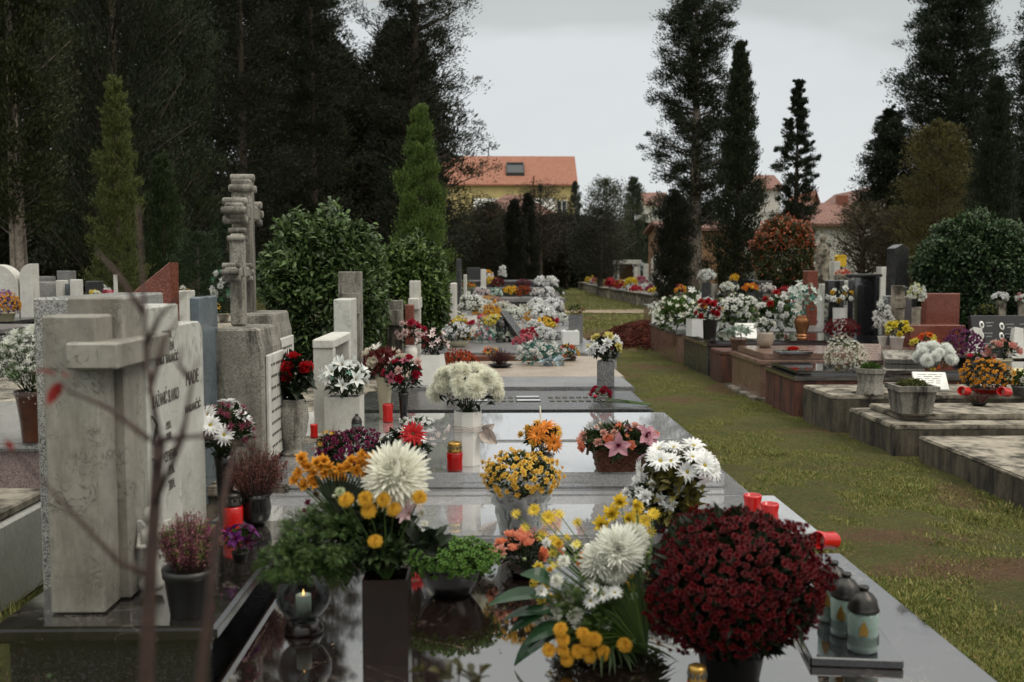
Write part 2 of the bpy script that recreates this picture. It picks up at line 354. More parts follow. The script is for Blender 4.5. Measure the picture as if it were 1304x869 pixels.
BL = MB().add(*strip(1, .5, (0, .14, -.08), .22, 4, .15)).flat()
def fernproto(n=20, l=1.0, w=.3):
    mb = MB(); tube([(0, 0, 0), (0, l*.5, .05), (0, l, -.08)], [.012, .008, .003], 3, mb)
    for i in range(n):
        y = l*(.12+.85*i/n); q = w*math.sin(PI*(.15+.8*i/n))
        for s in (-1, 1):
            u = random.uniform(-.1, .1); V = np.array([(0, y, .03), (s*q*.6, y+q*.45, .05+u), (s*q, y+q*.7, u*1.5), (s*q*.5, y+q*.5, .02+u)]); mb.add(V, [(0, 1, 2, 3)])
    return mb.flat()
FERN = fernproto()
def rot_to(n, spin=0.):
    n = Vector(n).normalized(); q = Vector((0, 0, 1)).rotation_difference(n); return (q.to_matrix() @ Matrix.Rotation(spin, 3, 'Z')).to_euler()
def domepts(n, zmin=-.1, jit=.12):
    i = np.arange(n)+.5; z = 1-(1-zmin)*i/n; ph = i*2.39996+rng.uniform(0, 6); r = np.sqrt(np.maximum(0, 1-z*z))
    p = np.stack([r*np.cos(ph), r*np.sin(ph), z], 1); return norm(p+rng.normal(size=p.shape)*jit)
# holders -----------------------------------------------------------
def holder(kind, r, h, mat, parent, z0=0.):
    """returns the rim height"""
    nm = 'pot'; mb = MB(); sm = True
    if kind == 'pot': lathe([(r*.72, 0), (r*.74, .01*h), (r*.93, h*.8), (r*1.0, h*.82), (r*1.03, h), (r*.93, h), (r*.88, h*.8)], 24, mb)
    elif kind == 'bowl': lathe([(r*.5, 0), (r*.55, h*.05), (r*.85, h*.5), (r, h*.95), (r*1.02, h), (r*.95, h), (r*.88, h*.7)], 28, mb); nm = 'bowl'
    elif kind == 'round': lathe([(r*.55, 0), (r*.9, h*.25), (r, h*.55), (r*.9, h*.85), (r*.92, h), (r*.82, h), (r*.8, h*.8)], 24, mb)
    elif kind == 'vase': lathe([(r*.6, 0), (r*.62, h*.03), (r*.7, h*.4), (r*.9, h*.85), (r*1.05, h), (r*.95, h), (r*.8, h*.8)], 24, mb); nm = 'vase'
    elif kind == 'urn': lathe([(r*.85, 0), (r*.85, h*.05), (r*.55, h*.09), (r*.6, h*.14), (r*.85, h*.4), (r, h*.66), (r*.92, h*.85), (r*.72, h*.95), (r*.8, h), (r*.7, h), (r*.66, h*.9)], 28, mb); nm = 'vase'
    elif kind == 'hex': lathe([(r*.85, 0), (r*.88, h*.02), (r*1.0, h*.98), (r*1., h), (r*.88, h), (r*.84, h*.8)], 8, mb); nm = 'vase'; sm = False
    elif kind == 'octo': lathe([(r*.98, 0), (r, .01), (r*.9, h*.45), (r*.98, h*.8), (r*1.08, h*.82), (r*1.08, h), (r*.9, h), (r*.86, h*.85)], 8, mb); sm = False
    elif kind in ('square', 'box', 'trap', 'planter'):
        k = {'square': 1., 'box': 1., 'trap': 1.35, 'planter': .82}[kind]; t = .88; rr = r*1.414
        pr = [(rr*k, 0), (rr*k, .004), (rr, h*.97), (rr, h), (rr*t, h), (rr*t*.97, h*.8)]
        if kind == 'planter': pr = [(rr*.8, 0), (rr*.84, h*.06), (rr*.78, h*.08), (rr*.92, h*.8), (rr*1.05, h*.82), (rr*1.05, h), (rr*.88, h), (rr*.86, h*.85)]
        lathe(pr, 4, mb); sm = False; nm = 'planter' if kind in ('box', 'planter') else 'vase'
        if kind == 'box': 
            V = mb.V[0]; V[:, 0] *= 1.5
    o = mb.build(nm, mat, parent, sm)
    if z0: o.location.z = z0
    if sm:
        pass
    s = lathe([(r*.8 if kind not in ('square', 'trap') else r*1.1, h*.86), (.001, h*.9)], 12 if sm else 4, MB()).build('soil', M['soilm'], parent)
    if z0: s.location.z = z0
    return h+z0
def leafmass(name, parent, c, rad, n, size, kind='broad', shape='QL', mat=None, updown=.4, zmin=-.5, fill=.45):
    """leaves filling an ellipsoid, pointing outwards"""
    d = domepts(n, zmin, .35); r = (rng.uniform(fill, 1, n)**.6)[:, None]; p = np.asarray(c)+d*r*np.asarray(rad)
    D = norm(d+rng.normal(size=d.shape)*.45+np.array([0, 0, updown]))
    pr = {'QL': QL, 'QN': QN, 'BL': BL, 'FERN': FERN}[shape]; sz = size*rng.uniform(.6, 1.3, n)
    mb = MB().scatter(pr, frames_up(D, sz), p-D*(sz*.5)[:, None]); return mb.build(name, mat or LM(kind), parent)
def arrange(name, label, cat, pos, w, h, blooms, leaf='broad', hold=None, group=None, lift=None, leafn=None, lshape='QL', lsize=None, squash=None, zmin=-.15, stems=True, px=None, depth=None, tilt=0, rz=None, extra=None):
    """a flower arrangement. w,h = size of the flower mass; hold=(kind,r,h,mat); blooms=[(kind,col,count,radius)]"""
    pos = np.asarray(pos, float); Y = pos[1]; root = empty(name, pos, label, cat, group, rng.uniform(-.4, .4) if rz is None else rz)
    zt = 0
    if hold: zt = holder(*hold[:4], root)
    cz = zt+(h*.42 if lift is None else lift); rad = np.array([w/2, (depth or w*.85)/2, h*.58 if squash is None else squash]); c = np.array([0, 0, cz])
    near = Y < 9.5
    tm = Matrix.Rotation(tilt, 3, 'X'); T = np.array(tm)
    tot = sum(b[2] for b in blooms); D = domepts(max(tot, 1), zmin, .13); idx = rng.permutation(tot); k = 0; stem = MB()
    for (kd, col, cnt, br) in blooms:
        ids = idx[k:k+cnt]; k += cnt; dd = D[ids]; pp = dd*rad*(rng.uniform(.8, 1.08, cnt)[:, None]); pp = pp@T.T+c
        nn = norm(norm(dd/rad)@T.T+rng.normal(size=dd.shape)*.22+np.array([0, -.25, .15]))
        rr = br*rng.uniform(.82, 1.15, cnt); bpx = br/Y*FPX
        if bpx > 4.2 and cnt <= 90:
            for i in range(cnt):
                o = link('bloom', bloom_mesh(kd, col, bpx < 9), root, pp[i]); o.rotation_euler = rot_to(nn[i], random.uniform(0, 6)); o.scale = (rr[i],)*3
        else:
            mb = MB().scatter(bloom(kd, bpx < 5), frames(nn, sc_=rr), pp); o = mb.build('blossoms', [petal_m(col, .3), petal_m(CENTRE.get(kd, col), .2)], root)
            if cnt > 100: o['kind'] = 'stuff'
        if stems and near and hold:
            for i in range(min(cnt, 30)):
                tube([(random.uniform(-.2, .2)*w*.3, 0, zt*.9), pp[i]*[.6, .6, 1]-[0, 0, .1*h], pp[i]], [.0025, .002, .0018], 3, stem)
    if stem.n: stem.build('stems', LM('broad'), root)
    n = leafn if leafn is not None else int(260 if near else 110)
    ls = lsize or w*.2
    if n: 
        lo = leafmass('foliage', root, (0, 0, 0), rad*.93, n, ls, leaf, lshape, zmin=max(-.9, zmin-.35)); 
        lo.location = c; lo.rotation_euler = (tilt, 0, 0)
    if extra: extra(root, c, rad)
    return root
def mumdome(name, label, pos, w, h, col, hold=None, leaf='dark', br=None, group=None, kind='smallpom', dens=1.45, col2=None, lift=None, cat='potted flowers', zmin=-.35, leafn=None):
    Y = pos[1]; br = br or w*.05; n = int(dens*1.25*PI*(w/2)**2*2.2/(PI*br*br)*.55); n = min(n, 4000)
    root = empty(name, pos, label, cat, group, rng.uniform(-3, 3)); zt = holder(*hold[:4], root) if hold else 0
    cz = zt+(h*.35 if lift is None else lift); rad = np.array([w/2, w/2, h*.62]); D = domepts(n, zmin, .06)
    pert = 1+.09*np.sin(D[:, 0]*3.1+D[:, 2]*2+w*31)+.07*np.sin(D[:, 0]*8+D[:, 2]*5)*np.cos(D[:, 1]*7+w*50)
    pp = D*rad*(pert*rng.uniform(.92, 1.05, n))[:, None]+[0, 0, cz]; nn = norm(D/rad+rng.normal(size=D.shape)*.8)
    sz = br*rng.uniform(.7, 1.2, n); lo = br/Y*FPX < 4
    cut = rng.random(n) < (.3 if col2 else 0)
    o = MB().scatter(bloom(kind, lo), frames(nn, sc_=sz)[~cut], pp[~cut]).build('blossoms', [petal_m(col, .3), petal_m(col, .3)], root); o['kind'] = 'stuff'
    if col2:
        o = MB().scatter(bloom(kind, lo), frames(nn, sc_=sz)[cut], pp[cut]).build('blossoms', [petal_m(col2, .3), petal_m(col2, .3)], root); o['kind'] = 'stuff'
    leafmass('foliage', root, (0, 0, cz), rad*.95, leafn or int(500 if Y < 9 else 160), w*.11, leaf, 'QL', zmin=-.9)
    return root
# ------------------------------------------------------------------ sky and sun
w = bpy.data.worlds.new('World'); sc.world = w; w.use_nodes = True; nt = w.node_tree; bg = nt.nodes['Background']
sky = N(nt, 'ShaderNodeTexSky'); sky.sky_type = 'NISHITA'; sky.sun_disc = False; sky.sun_elevation = math.radians(48); sky.sun_rotation = math.radians(120)
tc = N(nt, 'ShaderNodeTexCoord').outputs['Generated']; sx = N(nt, 'ShaderNodeSeparateXYZ'); nt.links.new(tc, sx.inputs[0])
mp = N(nt, 'ShaderNodeMapping'); mp.inputs['Scale'].default_value = (1, 1, 2.6); mp.inputs['Location'].default_value = (.35, 0, .1); nt.links.new(tc, mp.inputs[0])
n1 = noise(nt, mp.outputs[0], 2.2, 4, .5, .3); ad = N(nt, 'ShaderNodeMath', operation='MULTIPLY_ADD'); nt.links.new(n1, ad.inputs[0]); ad.inputs[1].default_value = .22
nt.links.new(sx.outputs['Z'], ad.inputs[2])
ax = N(nt, 'ShaderNodeMath', operation='MULTIPLY_ADD'); nt.links.new(sx.outputs['X'], ax.inputs[0]); ax.inputs[1].default_value = .14; nt.links.new(ad.outputs[0], ax.inputs[2])
c1 = ramp(nt, ax.outputs[0], .334, .356, (.595, .615, .62, 1), (.485, .505, .50, 1))
n2 = noise(nt, mp.outputs[0], 3.5, 5, .55); c2 = mixc(nt, .5, c1, ramp(nt, n2, .3, .75, (.9, .9, .9, 1), (1.1, 1.1, 1.1, 1)), 'MULTIPLY')
up = ramp(nt, sx.outputs['Z'], .28, .8, (1, 1, 1, 1), (3.3, 3.15, 2.95, 1)); c2 = mixc(nt, 1, c2, up, 'MULTIPLY')
gsk = N(nt, 'ShaderNodeVectorMath', operation='SCALE'); nt.links.new(sky.outputs[0], gsk.inputs[0]); gsk.inputs['Scale'].default_value = .05
# the cloud layer is drawn for a strength of 1; the Background itself runs at .1
sc10 = N(nt, 'ShaderNodeVectorMath', operation='SCALE'); nt.links.new(c2, sc10.inputs[0]); sc10.inputs['Scale'].default_value = 10
c3 = mixc(nt, .06, sc10.outputs[0], sky.outputs[0]); nt.links.new(c3, bg.inputs[0]); bg.inputs[1].default_value = .1
sun = bpy.data.lights.new('sun', 'SUN'); sun.energy = 1.1; sun.angle = math.radians(25); sun.color = (1, .91, .79)
so = bpy.data.objects.new('sun', sun); COL.objects.link(so); so.rotation_euler = (math.radians(42), 0, math.radians(60))
sc.view_settings.view_transform = 'Standard'; sc.view_settings.look = 'None'; sc.view_settings.exposure = .3; sc.view_settings.gamma = 1
sc.render.engine = 'CYCLES'; cy = sc.cycles; cy.max_bounces = 7; cy.diffuse_bounces = 3; cy.glossy_bounces = 3; cy.transmission_bounces = 6; cy.transparent_max_bounces = 12
cy.use_denoising = True; cy.caustics_reflective = False; cy.caustics_refractive = False; cy.sample_clamp_indirect = 4; cy.use_adaptive_sampling = True; cy.adaptive_threshold = .02
# ------------------------------------------------------------------ ground
PATCH = [(PY(1262, 742, 4.8)[0], 4.8, .55, .24, 1.15), (2.3, 5.4, .6, .2, .8), (2.2, 6.1, .3, .12, .5), (2.9, 9.0, .7, .3, .55), (2.2, 11.2, .6, .35, .7), (2.6, 15, .7, .5, .9), (1.9, 14, .4, .7, .6),
         (3.1, 6.4, .25, .6, .7), (2.9, 12.2, .35, .8, .8), (3.1, 21, 2.2, 3.2, 1.15), (2.0, 18, .4, 1, .7), (2.8, 30, 1.3, 1.2, .7), (1.75, 8.0, .25, .5, .5), (2.6, 7.4, .35, .2, .55), (2.3, 4.6, .3, .1, .5), (1.8, 5.1, .25, .12, .5)]
def soilness(x, y):
    s = np.zeros_like(x)
    for (cx, cy_, rx, ry, a) in PATCH:
        wob = 1+.25*np.sin(x*9+cx*5)*np.cos(y*7+cy_)
        s = np.maximum(s, a*np.clip(1.35-np.sqrt(((x-cx)/rx)**2+((y-cy_)/ry)**2)*wob, 0, 1))
    return np.clip(s, 0, 1)
xs = np.concatenate([[-420, -200, -90, -45, -25, -15, -9], np.arange(-6, 9, .08), [10, 13, 18, 28, 50, 100, 220, 420]])
ys = np.concatenate([[-40, -12, -4, 0], np.arange(1.5, 14, .08), np.arange(14, 30, .2), np.arange(30, 60, 1.), [65, 75, 90, 120, 180, 300, 700]])
X, Y_ = np.meshgrid(xs, ys); Zg = .012*np.sin(X*3.1+Y_*1.3)+.01*np.sin(X*7.3-Y_*5.1)+.006*np.sin(X*17+Y_*13)
Zg = np.where((Y_ > 60) | (abs(X) > 12), 0, Zg)
V = np.stack([X, Y_, Zg], -1).reshape(-1, 3); nx, ny = len(xs), len(ys)
ii = (np.arange(ny-1)[:, None]*nx+np.arange(nx-1)[None, :]).ravel(); F = np.stack([ii, ii+1, ii+nx+1, ii+nx], 1)
mb = MB(); mb.V = [V]; mb.L = [F.ravel()]; mb.T = [np.full(len(F), 4)]; mb.M = [np.zeros(len(F), int)]; mb.n = len(V)
m, nt, b = newmat('ground turf'); tc = N(nt, 'ShaderNodeTexCoord').outputs['Object']; at = N(nt, 'ShaderNodeAttribute'); at.attribute_name = 'soil'
a1 = noise(nt, tc, 1.3, 6, .65); a2 = noise(nt, tc, 9, 6, .75); a3 = noise(nt, tc, 70, 4, .8)
c = mixc(nt, ramp(nt, a1, .38, .62), lin('5a642e'), lin('767a3e')); c = mixc(nt, ramp(nt, a2, .53, .64), c, lin('806f48')); c = mixc(nt, ramp(nt, a2, .28, .42, (1, 1, 1, 1), (0, 0, 0, 1)), c, lin('33381a'))
red = mixc(nt, ramp(nt, a3, .3, .7), lin('704634'), lin('98705a'))
a4 = ramp(nt, noise(nt, tc, 24, 8, .8), .33, .6); sm = N(nt, 'ShaderNodeMath', operation='MULTIPLY_ADD'); nt.links.new(a4, sm.inputs[0]); sm.inputs[1].default_value = .75; 
s2 = N(nt, 'ShaderNodeMath', operation='SUBTRACT'); nt.links.new(at.outputs['Fac'], s2.inputs[0]); s2.inputs[1].default_value = .55; nt.links.new(s2.outputs[0], sm.inputs[2])
c = mixc(nt, ramp(nt, sm.outputs[0], .38, .5), c, red)
c = mixc(nt, ramp(nt, a4, .0, .22, (1, 1, 1, 1), (0, 0, 0, 1)), c, lin('3b4420')); a5 = ramp(nt, noise(nt, tc, 50, 6, .85), .42, .62); c = mixc(nt, .45, c, mixc(nt, a5, lin('39401f'), lin('9a8c5c')))
c = mixc(nt, .6, c, ramp(nt, a3, .25, .75, (.45, .45, .45, 1), (1.35, 1.35, 1.35, 1)), 'MULTIPLY')
nt.links.new(c, b.inputs['Base Color']); b.inputs['Roughness'].default_value = .95; b.inputs['Specular IOR Level'].default_value = .2; bump(nt, b, a5, 1, .03)
g = tag(mb.build('ground', m, None, True), 'short mossy turf with bare reddish soil patches', 'ground', kind='structure')
at = g.data.attributes.new('soil', 'FLOAT', 'POINT'); at.data.foreach_set('value', soilness(V[:, 0], V[:, 1]).astype('f'))
# gravel path crossing beyond the soil mound
m, nt, b = newmat('path gravel'); tc = N(nt, 'ShaderNodeTexCoord').outputs['Object']; a3 = noise(nt, tc, 30, 6, .8)
nt.links.new(ramp(nt, a3, .3, .7, lin('7f6d58'), lin('a89680')), b.inputs['Base Color']); b.inputs['Roughness'].default_value = .95; bump(nt, b, a3, .6, .02)
pth = MB(); xx = np.linspace(1.5, 60, 60); k = len(xx); y0 = 33+.25*np.sin(xx*.9); y1 = 35.4+.3*np.sin(xx*1.3+1)
pth.add(np.concatenate([np.stack([xx, y0, 0*xx+.03], 1), np.stack([xx, y1, 0*xx+.03], 1)]), [(i, i+1, k+i+1, k+i) for i in range(k-1)])
tag(pth.build('path', m), 'pale gravel path crossing the lawn', 'path', kind='structure')
def grassfield(n, x0, x1, y0, y1, h, wd, ywt=2., tuft=0):
    u = rng.random(n); y = (y0**(1-ywt)+(y1**(1-ywt)-y0**(1-ywt))*u)**(1/(1-ywt)); x = rng.uniform(x0, x1, n)
    for (a, b2, c2, d2, z) in SURF:
        if z > 0: k = ~((x > a-.0) & (x < b2) & (y > c2) & (y < d2)); x, y = x[k], y[k]
    k = rng.random(len(x)) > soilness(x, y)*.93; x, y = x[k], y[k]
    nz = np.sin(x*5.3+np.sin(y*3.1)*2)*np.cos(y*4.7+x)+np.sin(x*13+y*11)*.5; k = rng.random(len(x)) < .74+.22*nz; x, y, nz = x[k], y[k], nz[k]
    n = len(x); hh = h*rng.uniform(.4, 1.3, n)*(1+.35*nz); D = np.stack([rng.normal(size=n)*.75, rng.normal(size=n)*.75, np.ones(n)], 1)
    pr = (np.array([(-.5*wd/h, 0, 0), (.5*wd/h, 0, 0), (0, 1, .12)]), np.array([0, 1, 2]), np.array([3]), np.array([0]))
    return pr, frames_up(D, hh, bias=(0, -1, .5), j=.8), np.stack([x, y, np.zeros(n)-.002], 1)
# ------------------------------------------------------------------ tombs
def tomb(label, x0, x1, y0, y1, z, mat, side=None, base=None, top=None, group=None, th=.05, over=.03, extra=None, lip=None, name='grave_slab'):
    """x0..x1,y0..y1 outer plan, z = height of the top"""
    cx, cy_ = (x0+x1)/2, (y0+y1)/2; root = empty(name, (cx, cy_, 0), label, 'grave', group)
    hx, hy = (x1-x0)/2, (y1-y0)/2; t2 = .0
    if top: t2 = top
    bbox(-hx+over, hx-over, -hy+over, hy-over, -.05, z-t2-th, .008).build('base', M[side or mat], root)
    bbox(-hx, hx, -hy, hy, z-t2-th, z-t2, .01, seg=2).build('ledge' if top else 'slab', M[mat], root)
    if top:
        i = lip or .12; bbox(-hx+i*.6, hx-i*.8, -hy+i, hy-i*.3, z-t2+.001, z, .01, seg=2).build('slab', M[mat], root)
        SURF.append((x0+i*.6, x1-i*.8, y0+i, y1-i*.3, z))
    else: SURF.append((x0, x1, y0, y1, z))
    if base: bbox(-hx-base, hx+base, -hy-base*.5, hy+base*.5, -.05, .03, .01).build('plinth', M['concrete'], root)
    if extra: extra(root, hx, hy, z)
    return root
LG = 'graves in the row beside the lawn'
tomb('polished dark brown marble grave slab with pale veins, carrying the big dark red mum', -.76, 1.41, 2.0, 3.9, .36, 'brownmarble', 'edge', group=LG)
# raised plinth under the big inscribed headstone
root = empty('headstone_plinth', (-1.115, 3.43, 0), 'dark polished plinth under the veined marble headstone with the cross', 'plinth')
bbox(-.325, .325, -.61, .61, .42, .47, .012, seg=2).build('slab', M['edge'], root); bbox(-.29, .30, -.57, .57, .0, .42, .005).build('base', M['black'], root); SURF.append((-1.44, -.79, 2.82, 4.04, .47))
def plates(root, hx, hy, z):
    for s in (-1, 1): bbox(-.55, -.02 if s < 0 else .75, -.26, .26, z+.001, z+.012, .004).build('plate', M['grey'], root) if s < 0 else None
tomb('pale polished granite grave behind the brown marble slab, under the wrapped yellow mum', -1.2, 1.36, 3.96, 4.66, .42, 'lightpol', 'dgrey', group=LG)
tomb('light polished grave with stepped ledge, under the white bouquet in the ribboned vase', -1.2, 1.26, 4.69, 5.72, .50, 'lightpol', 'greypol', top=.08, lip=.13, group=LG)
tomb('mirror bright polished grave just behind the basket of orchids', -.95, 1.22, 5.76, 6.86, .5, 'lightpol', 'dgrey', group=LG)
def letters(root, hx, hy, z):
    for (a, b2, t) in ((-.25, -.1, 0), (.12, .3, 0)):
        for k in range(2): bbox(a, b2, -.12+k*.2, -.06+k*.2, z+.002, z+.012, .003).build('name_plate', M['lightpol'], root)
    mbx = MB()
    for k in range(26):
        x = -.05+(k % 13)*.055+(.2 if (k % 13) > 3 else 0); y = -.12+(k//13)*.2
        bbox(x, x+.035, y, y+.07, z+.001, z+.005, 0, mbx)
    mbx.build('lettering', M['letter'], root)
tomb('matt dark grey grave slab with small metal name plates', -1.0, 1.16, 7.0, 8.1, .5, 'dgrey', 'dgrey', group=LG, extra=letters)
tomb('speckled grey granite grave with a rough brown front edge', -.9, 1.2, 8.2, 8.98, .52, 'grey', 'beige', group=LG, th=.08)
tomb('beige terrazzo grave with a wide plain top', -.9, 1.24, 9.06, 11.2, .51, 'beige', 'grey', group=LG, th=.07, extra=lambda r, hx, hy, z: bbox(-.75, .75, .5, .68, z+.001, z+.05, .006).build('step', M['redstone'], r))
tomb('granite grave with pale grey top and speckled sides, beyond the beige grave', -.9, 1.5, 11.45, 13.4, .53, 'grey', 'speckled', group=LG, th=.06)
tomb('stepped dark grave carrying the white square lantern', -1.0, 1.36, 13.7, 16.0, .62, 'grey', 'black', top=.12, group=LG)
tomb('stepped grey grave heaped with white and orange flowers', -1.0, 1.5, 16.5, 19.5, .6, 'grey', 'dgrey', group=LG)
tomb('low grey grave in front of the large dark tomb', -1.2, 1.6, 20, 23.6, .5, 'grey', 'dgrey', group=LG)
tomb('large dark grey tomb box topped by orange and white mums', -2.4, 1.87, 24.5, 28.5, .76, 'grey', 'dgrey', group=LG, th=.09)
tomb('middle step at the back of the large dark tomb box, full of bunches', -2.2, 1.7, 26.4, 27.3, .99, 'grey', 'dgrey', group=LG)
tomb('highest step at the back of the large dark tomb box', -2.1, 1.5, 27.35, 28.4, 1.17, 'grey', 'dgrey', group=LG)
RG = 'graves on the far side of the lawn'
tomb('low old concrete grave with a wide bare top and black mossy side, nearest of its row', 3.33, 6.3, 5.1, 7.6, .2, 'concrete', 'concdark', group=RG, over=.005, th=.03)
tomb('old two stepped concrete grave under the square stone planter', 3.2, 6.6, 7.75, 8.75, .31, 'concrete', 'concdark', top=.05, lip=.25, group=RG, over=.005, th=.04)
tomb('old flat concrete grave under the eight sided stone planter', 3.1, 6.6, 8.9, 9.75, .35, 'concrete', 'concdark', group=RG, over=.005, th=.04)
tomb('polished black topped grave with red brown rendered sides', 3.05, 6.2, 9.9, 11.0, .46, 'black', 'redstone', top=.04, group=RG, over=.02)
tomb('pinkish brown granite grave carrying a red glass rose', 3.05, 6.0, 11.2, 12.6, .52, 'pink', 'pink', top=.07, lip=.16, base=.06, group=RG)
tomb('small low reddish stone grave under the pot of pale succulents', 3.0, 5.6, 12.8, 13.5, .42, 'redstone', 'redstone', group=RG, over=.005)
tomb('shiny black grave under the hexagonal vase of red roses', 2.98, 5.8, 13.6, 15.4, .5, 'black', 'dgrey', group=RG, top=.03)
tomb('grey granite grave beside the heap of red soil, under white wreaths', 2.95, 6.0, 15.7, 18.4, .5, 'grey', 'pink', group=RG)
tomb('small grey grave behind the soil heap with a white planter', 4.0, 7.0, 22.2, 24.4, .46, 'grey', 'dgrey', group=RG)
tomb('low brown sided grave beyond the soil heap', 4.3, 7.4, 25.2, 28, .5, 'grey', 'pink', group=RG)
for i, (y0, y1, x0, z, mt, lb) in enumerate(((37.2, 40.5, 6.0, .52, 'grey', 'pale grave at the near end of the far row, with the yellow and red bouquets'), (41, 45, 6.0, .5, 'concrete', 'concrete grave second along the far row beyond the path'), (45.6, 50, 5.95, .5, 'grey', 'grey grave halfway along the far row beyond the path'),
                              (50.6, 56, 5.9, .5, 'concrete', 'weathered concrete grave fourth along the far row beyond the path'), (57, 64, 6.1, .5, 'grey', 'pale grey grave near the far end of the row by the hedge'), (65, 74, 6.5, .5, 'concrete', 'last low concrete grave of the far row, against the hedge'))):
    tomb(lb, x0, x0+4.5, y0, y1, z, mt, 'concrete', group='low graves in the far row past the path', over=.06)
# granite steps of the second row at the left
root = empty('grave_surround', (-2.6, 5.9, 0), 'two tier pink speckled granite surround under the terracotta pot', 'grave')
bbox(-1.2, .5, -.9, .9, 0, .30, .006).build('lower_wall', M['pinkspeck'], root); bbox(-1.24, .54, -.94, .9, .30, .345, .015, seg=2).build('lower_coping', M['speckled'], root)
bbox(-1.2, .5, -.72, .9, .345, .555, .006).build('upper_wall', M['pinkspeck'], root); bbox(-1.24, .54, -.76, .9, .555, .6, .015, seg=2).build('upper_coping', M['speckled'], root)
SURF.append((-3.84, -1.81, 5.12, 6.8, .6)); SURF.append((-3.84, -1.81, 4.94, 5.1, .345))
root = empty('stone_box', (-2.45, 4.4, 0), 'pale concrete grave box with a loose lid beside grass', 'grave')
bbox(-.6, .30, -.1, .5, -.02, .37, .01).build('box', M['white'], root); bbox(-.62, .27, -.13, .5, .375, .42, .01).build('lid', M['concrete'], root)
SURF.append((-3.05, -2.15, 4.3, 4.9, .42))
for (x0, x1, y0, y1, z, mt, lb) in ((-9, -5.2, 9.6, 11.8, .85, 'grey', 'grey grave under the pink violet and golden mums'), (-9.5, -5.9, 12.3, 15, .85, 'dgrey', 'dark grave before the white arched headstones'), (-4.6, -2.4, 7.3, 9.2, .5, 'concrete', 'grave behind the slanted red granite headstone'),
                                    (-5.8, -4.3, 13.6, 15.2, 1.05, 'dgrey', 'raised dark grave with posies behind the slanted red granite headstone'), (-7.5, -4.4, 7.6, 9.4, .36, 'pink', 'brown grave at the side, behind the white baby breath bouquet')):
    tomb(lb, x0, x1, y0, y1, z, mt, group='graves of the shaded row under the cypresses')
for (y0, y1, lb) in ((10, 12, 'grave between the laurel bushes and the cypress'), (12.2, 14, 'grave in the shade behind the laurel bushes')):
    tomb(lb, -4.2, -2.6, y0, y1, .85, 'concrete', group='graves of the shaded row under the cypresses')
tomb('dark wide grave behind the black and brown headstones', 5.9, 9.8, 15.6, 18.5, .45, 'dgrey', group='graves of the rear row by the round laurel')
tomb('grave at the foot of the round laurel', 6.4, 9.8, 11.2, 14, .42, 'dgrey', group='graves of the rear row by the round laurel')
tomb('grey grave beneath the red leaved round tree', 5.5, 10.5, 20, 24, .45, 'grey', group='graves of the rear row by the round laurel')
for s in list(SURF): pass
GY = [grassfield(760000, 1.2, 3.5, 2.6, 30, .018, .004, 1.75), grassfield(30000, -3.2, -1.4, 2.2, 6, .05, .004, 1.5), grassfield(50000, 1.5, 9, 18, 70, .06, .02, 1.5)]
gm = MB()
for pr, R, T in GY: gm.scatter(pr, R, T)
gm_m, nt, b = newmat('grass blades'); gg = N(nt, 'ShaderNodeNewGeometry'); r = nt.nodes.new('ShaderNodeValToRGB'); nt.links.new(gg.outputs['Random Per Island'], r.inputs[0])
for i, (p_, h_) in enumerate(((0, '465427'), (.45, '656e34'), (.78, '847f46'), (1, 'a59868'))):
    e = r.color_ramp.elements[i] if i < 2 else r.color_ramp.elements.new(p_); e.position = p_; e.color = lin(h_)
nt.links.new(r.outputs[0], b.inputs['Base Color']); b.inputs['Roughness'].default_value = .7; b.inputs['Specular IOR Level'].default_value = .2
tag(gm.build('grass', gm_m), 'short patchy lawn grass', 'grass', kind='stuff')
# larger tufts on the lawn: one mass of loose clumps
tf = MB(); TU = [(P(1285, 650), .16), (P(1290, 715), .2), (P(1230, 600), .1), (P(1250, 660), .14), (P(1130, 633), .12), (P(1165, 625), .13), (P(1105, 520), .08), (P(985, 580), .1), (P(1180, 690), .12), (P(1275, 790), .2), (P(1160, 770), .12)]
for p, r0 in TU:
    n = 160; a = rng.uniform(0, 2*PI, n); rr = r0*np.sqrt(rng.random(n)); T = np.stack([p[0]+rr*np.cos(a), p[1]+rr*np.sin(a), np.zeros(n)], 1)
    D = np.stack([np.cos(a)*.7, np.sin(a)*.7, np.ones(n)], 1)+rng.normal(size=(n, 3))*.3; tf.scatter(QN, frames_up(D, rng.uniform(.02, .05, n)), T)
for k in range(500):
    pass
tag(tf.build('grass_tufts', gm_m), 'darker longer grass tufts scattered on the lawn', 'grass', kind='stuff')
# fallen petals and dry leaves on the lawn
n = 420; fy = rng.uniform(3.4, 14, n)**1.0; fx = rng.uniform(1.45, 3.2, n); fl = MB().scatter(QL, frames(np.array([0, 0, 1.])+rng.normal(size=(n, 3))*.3, sc_=rng.uniform(.012, .03, n)), np.stack([fx, fy, np.full(n, .022)], 1))
tag(fl.build('fallen_leaves', petal_m('7a5a3a', .6)), 'small dry leaves scattered over the lawn', 'leaves', kind='stuff')
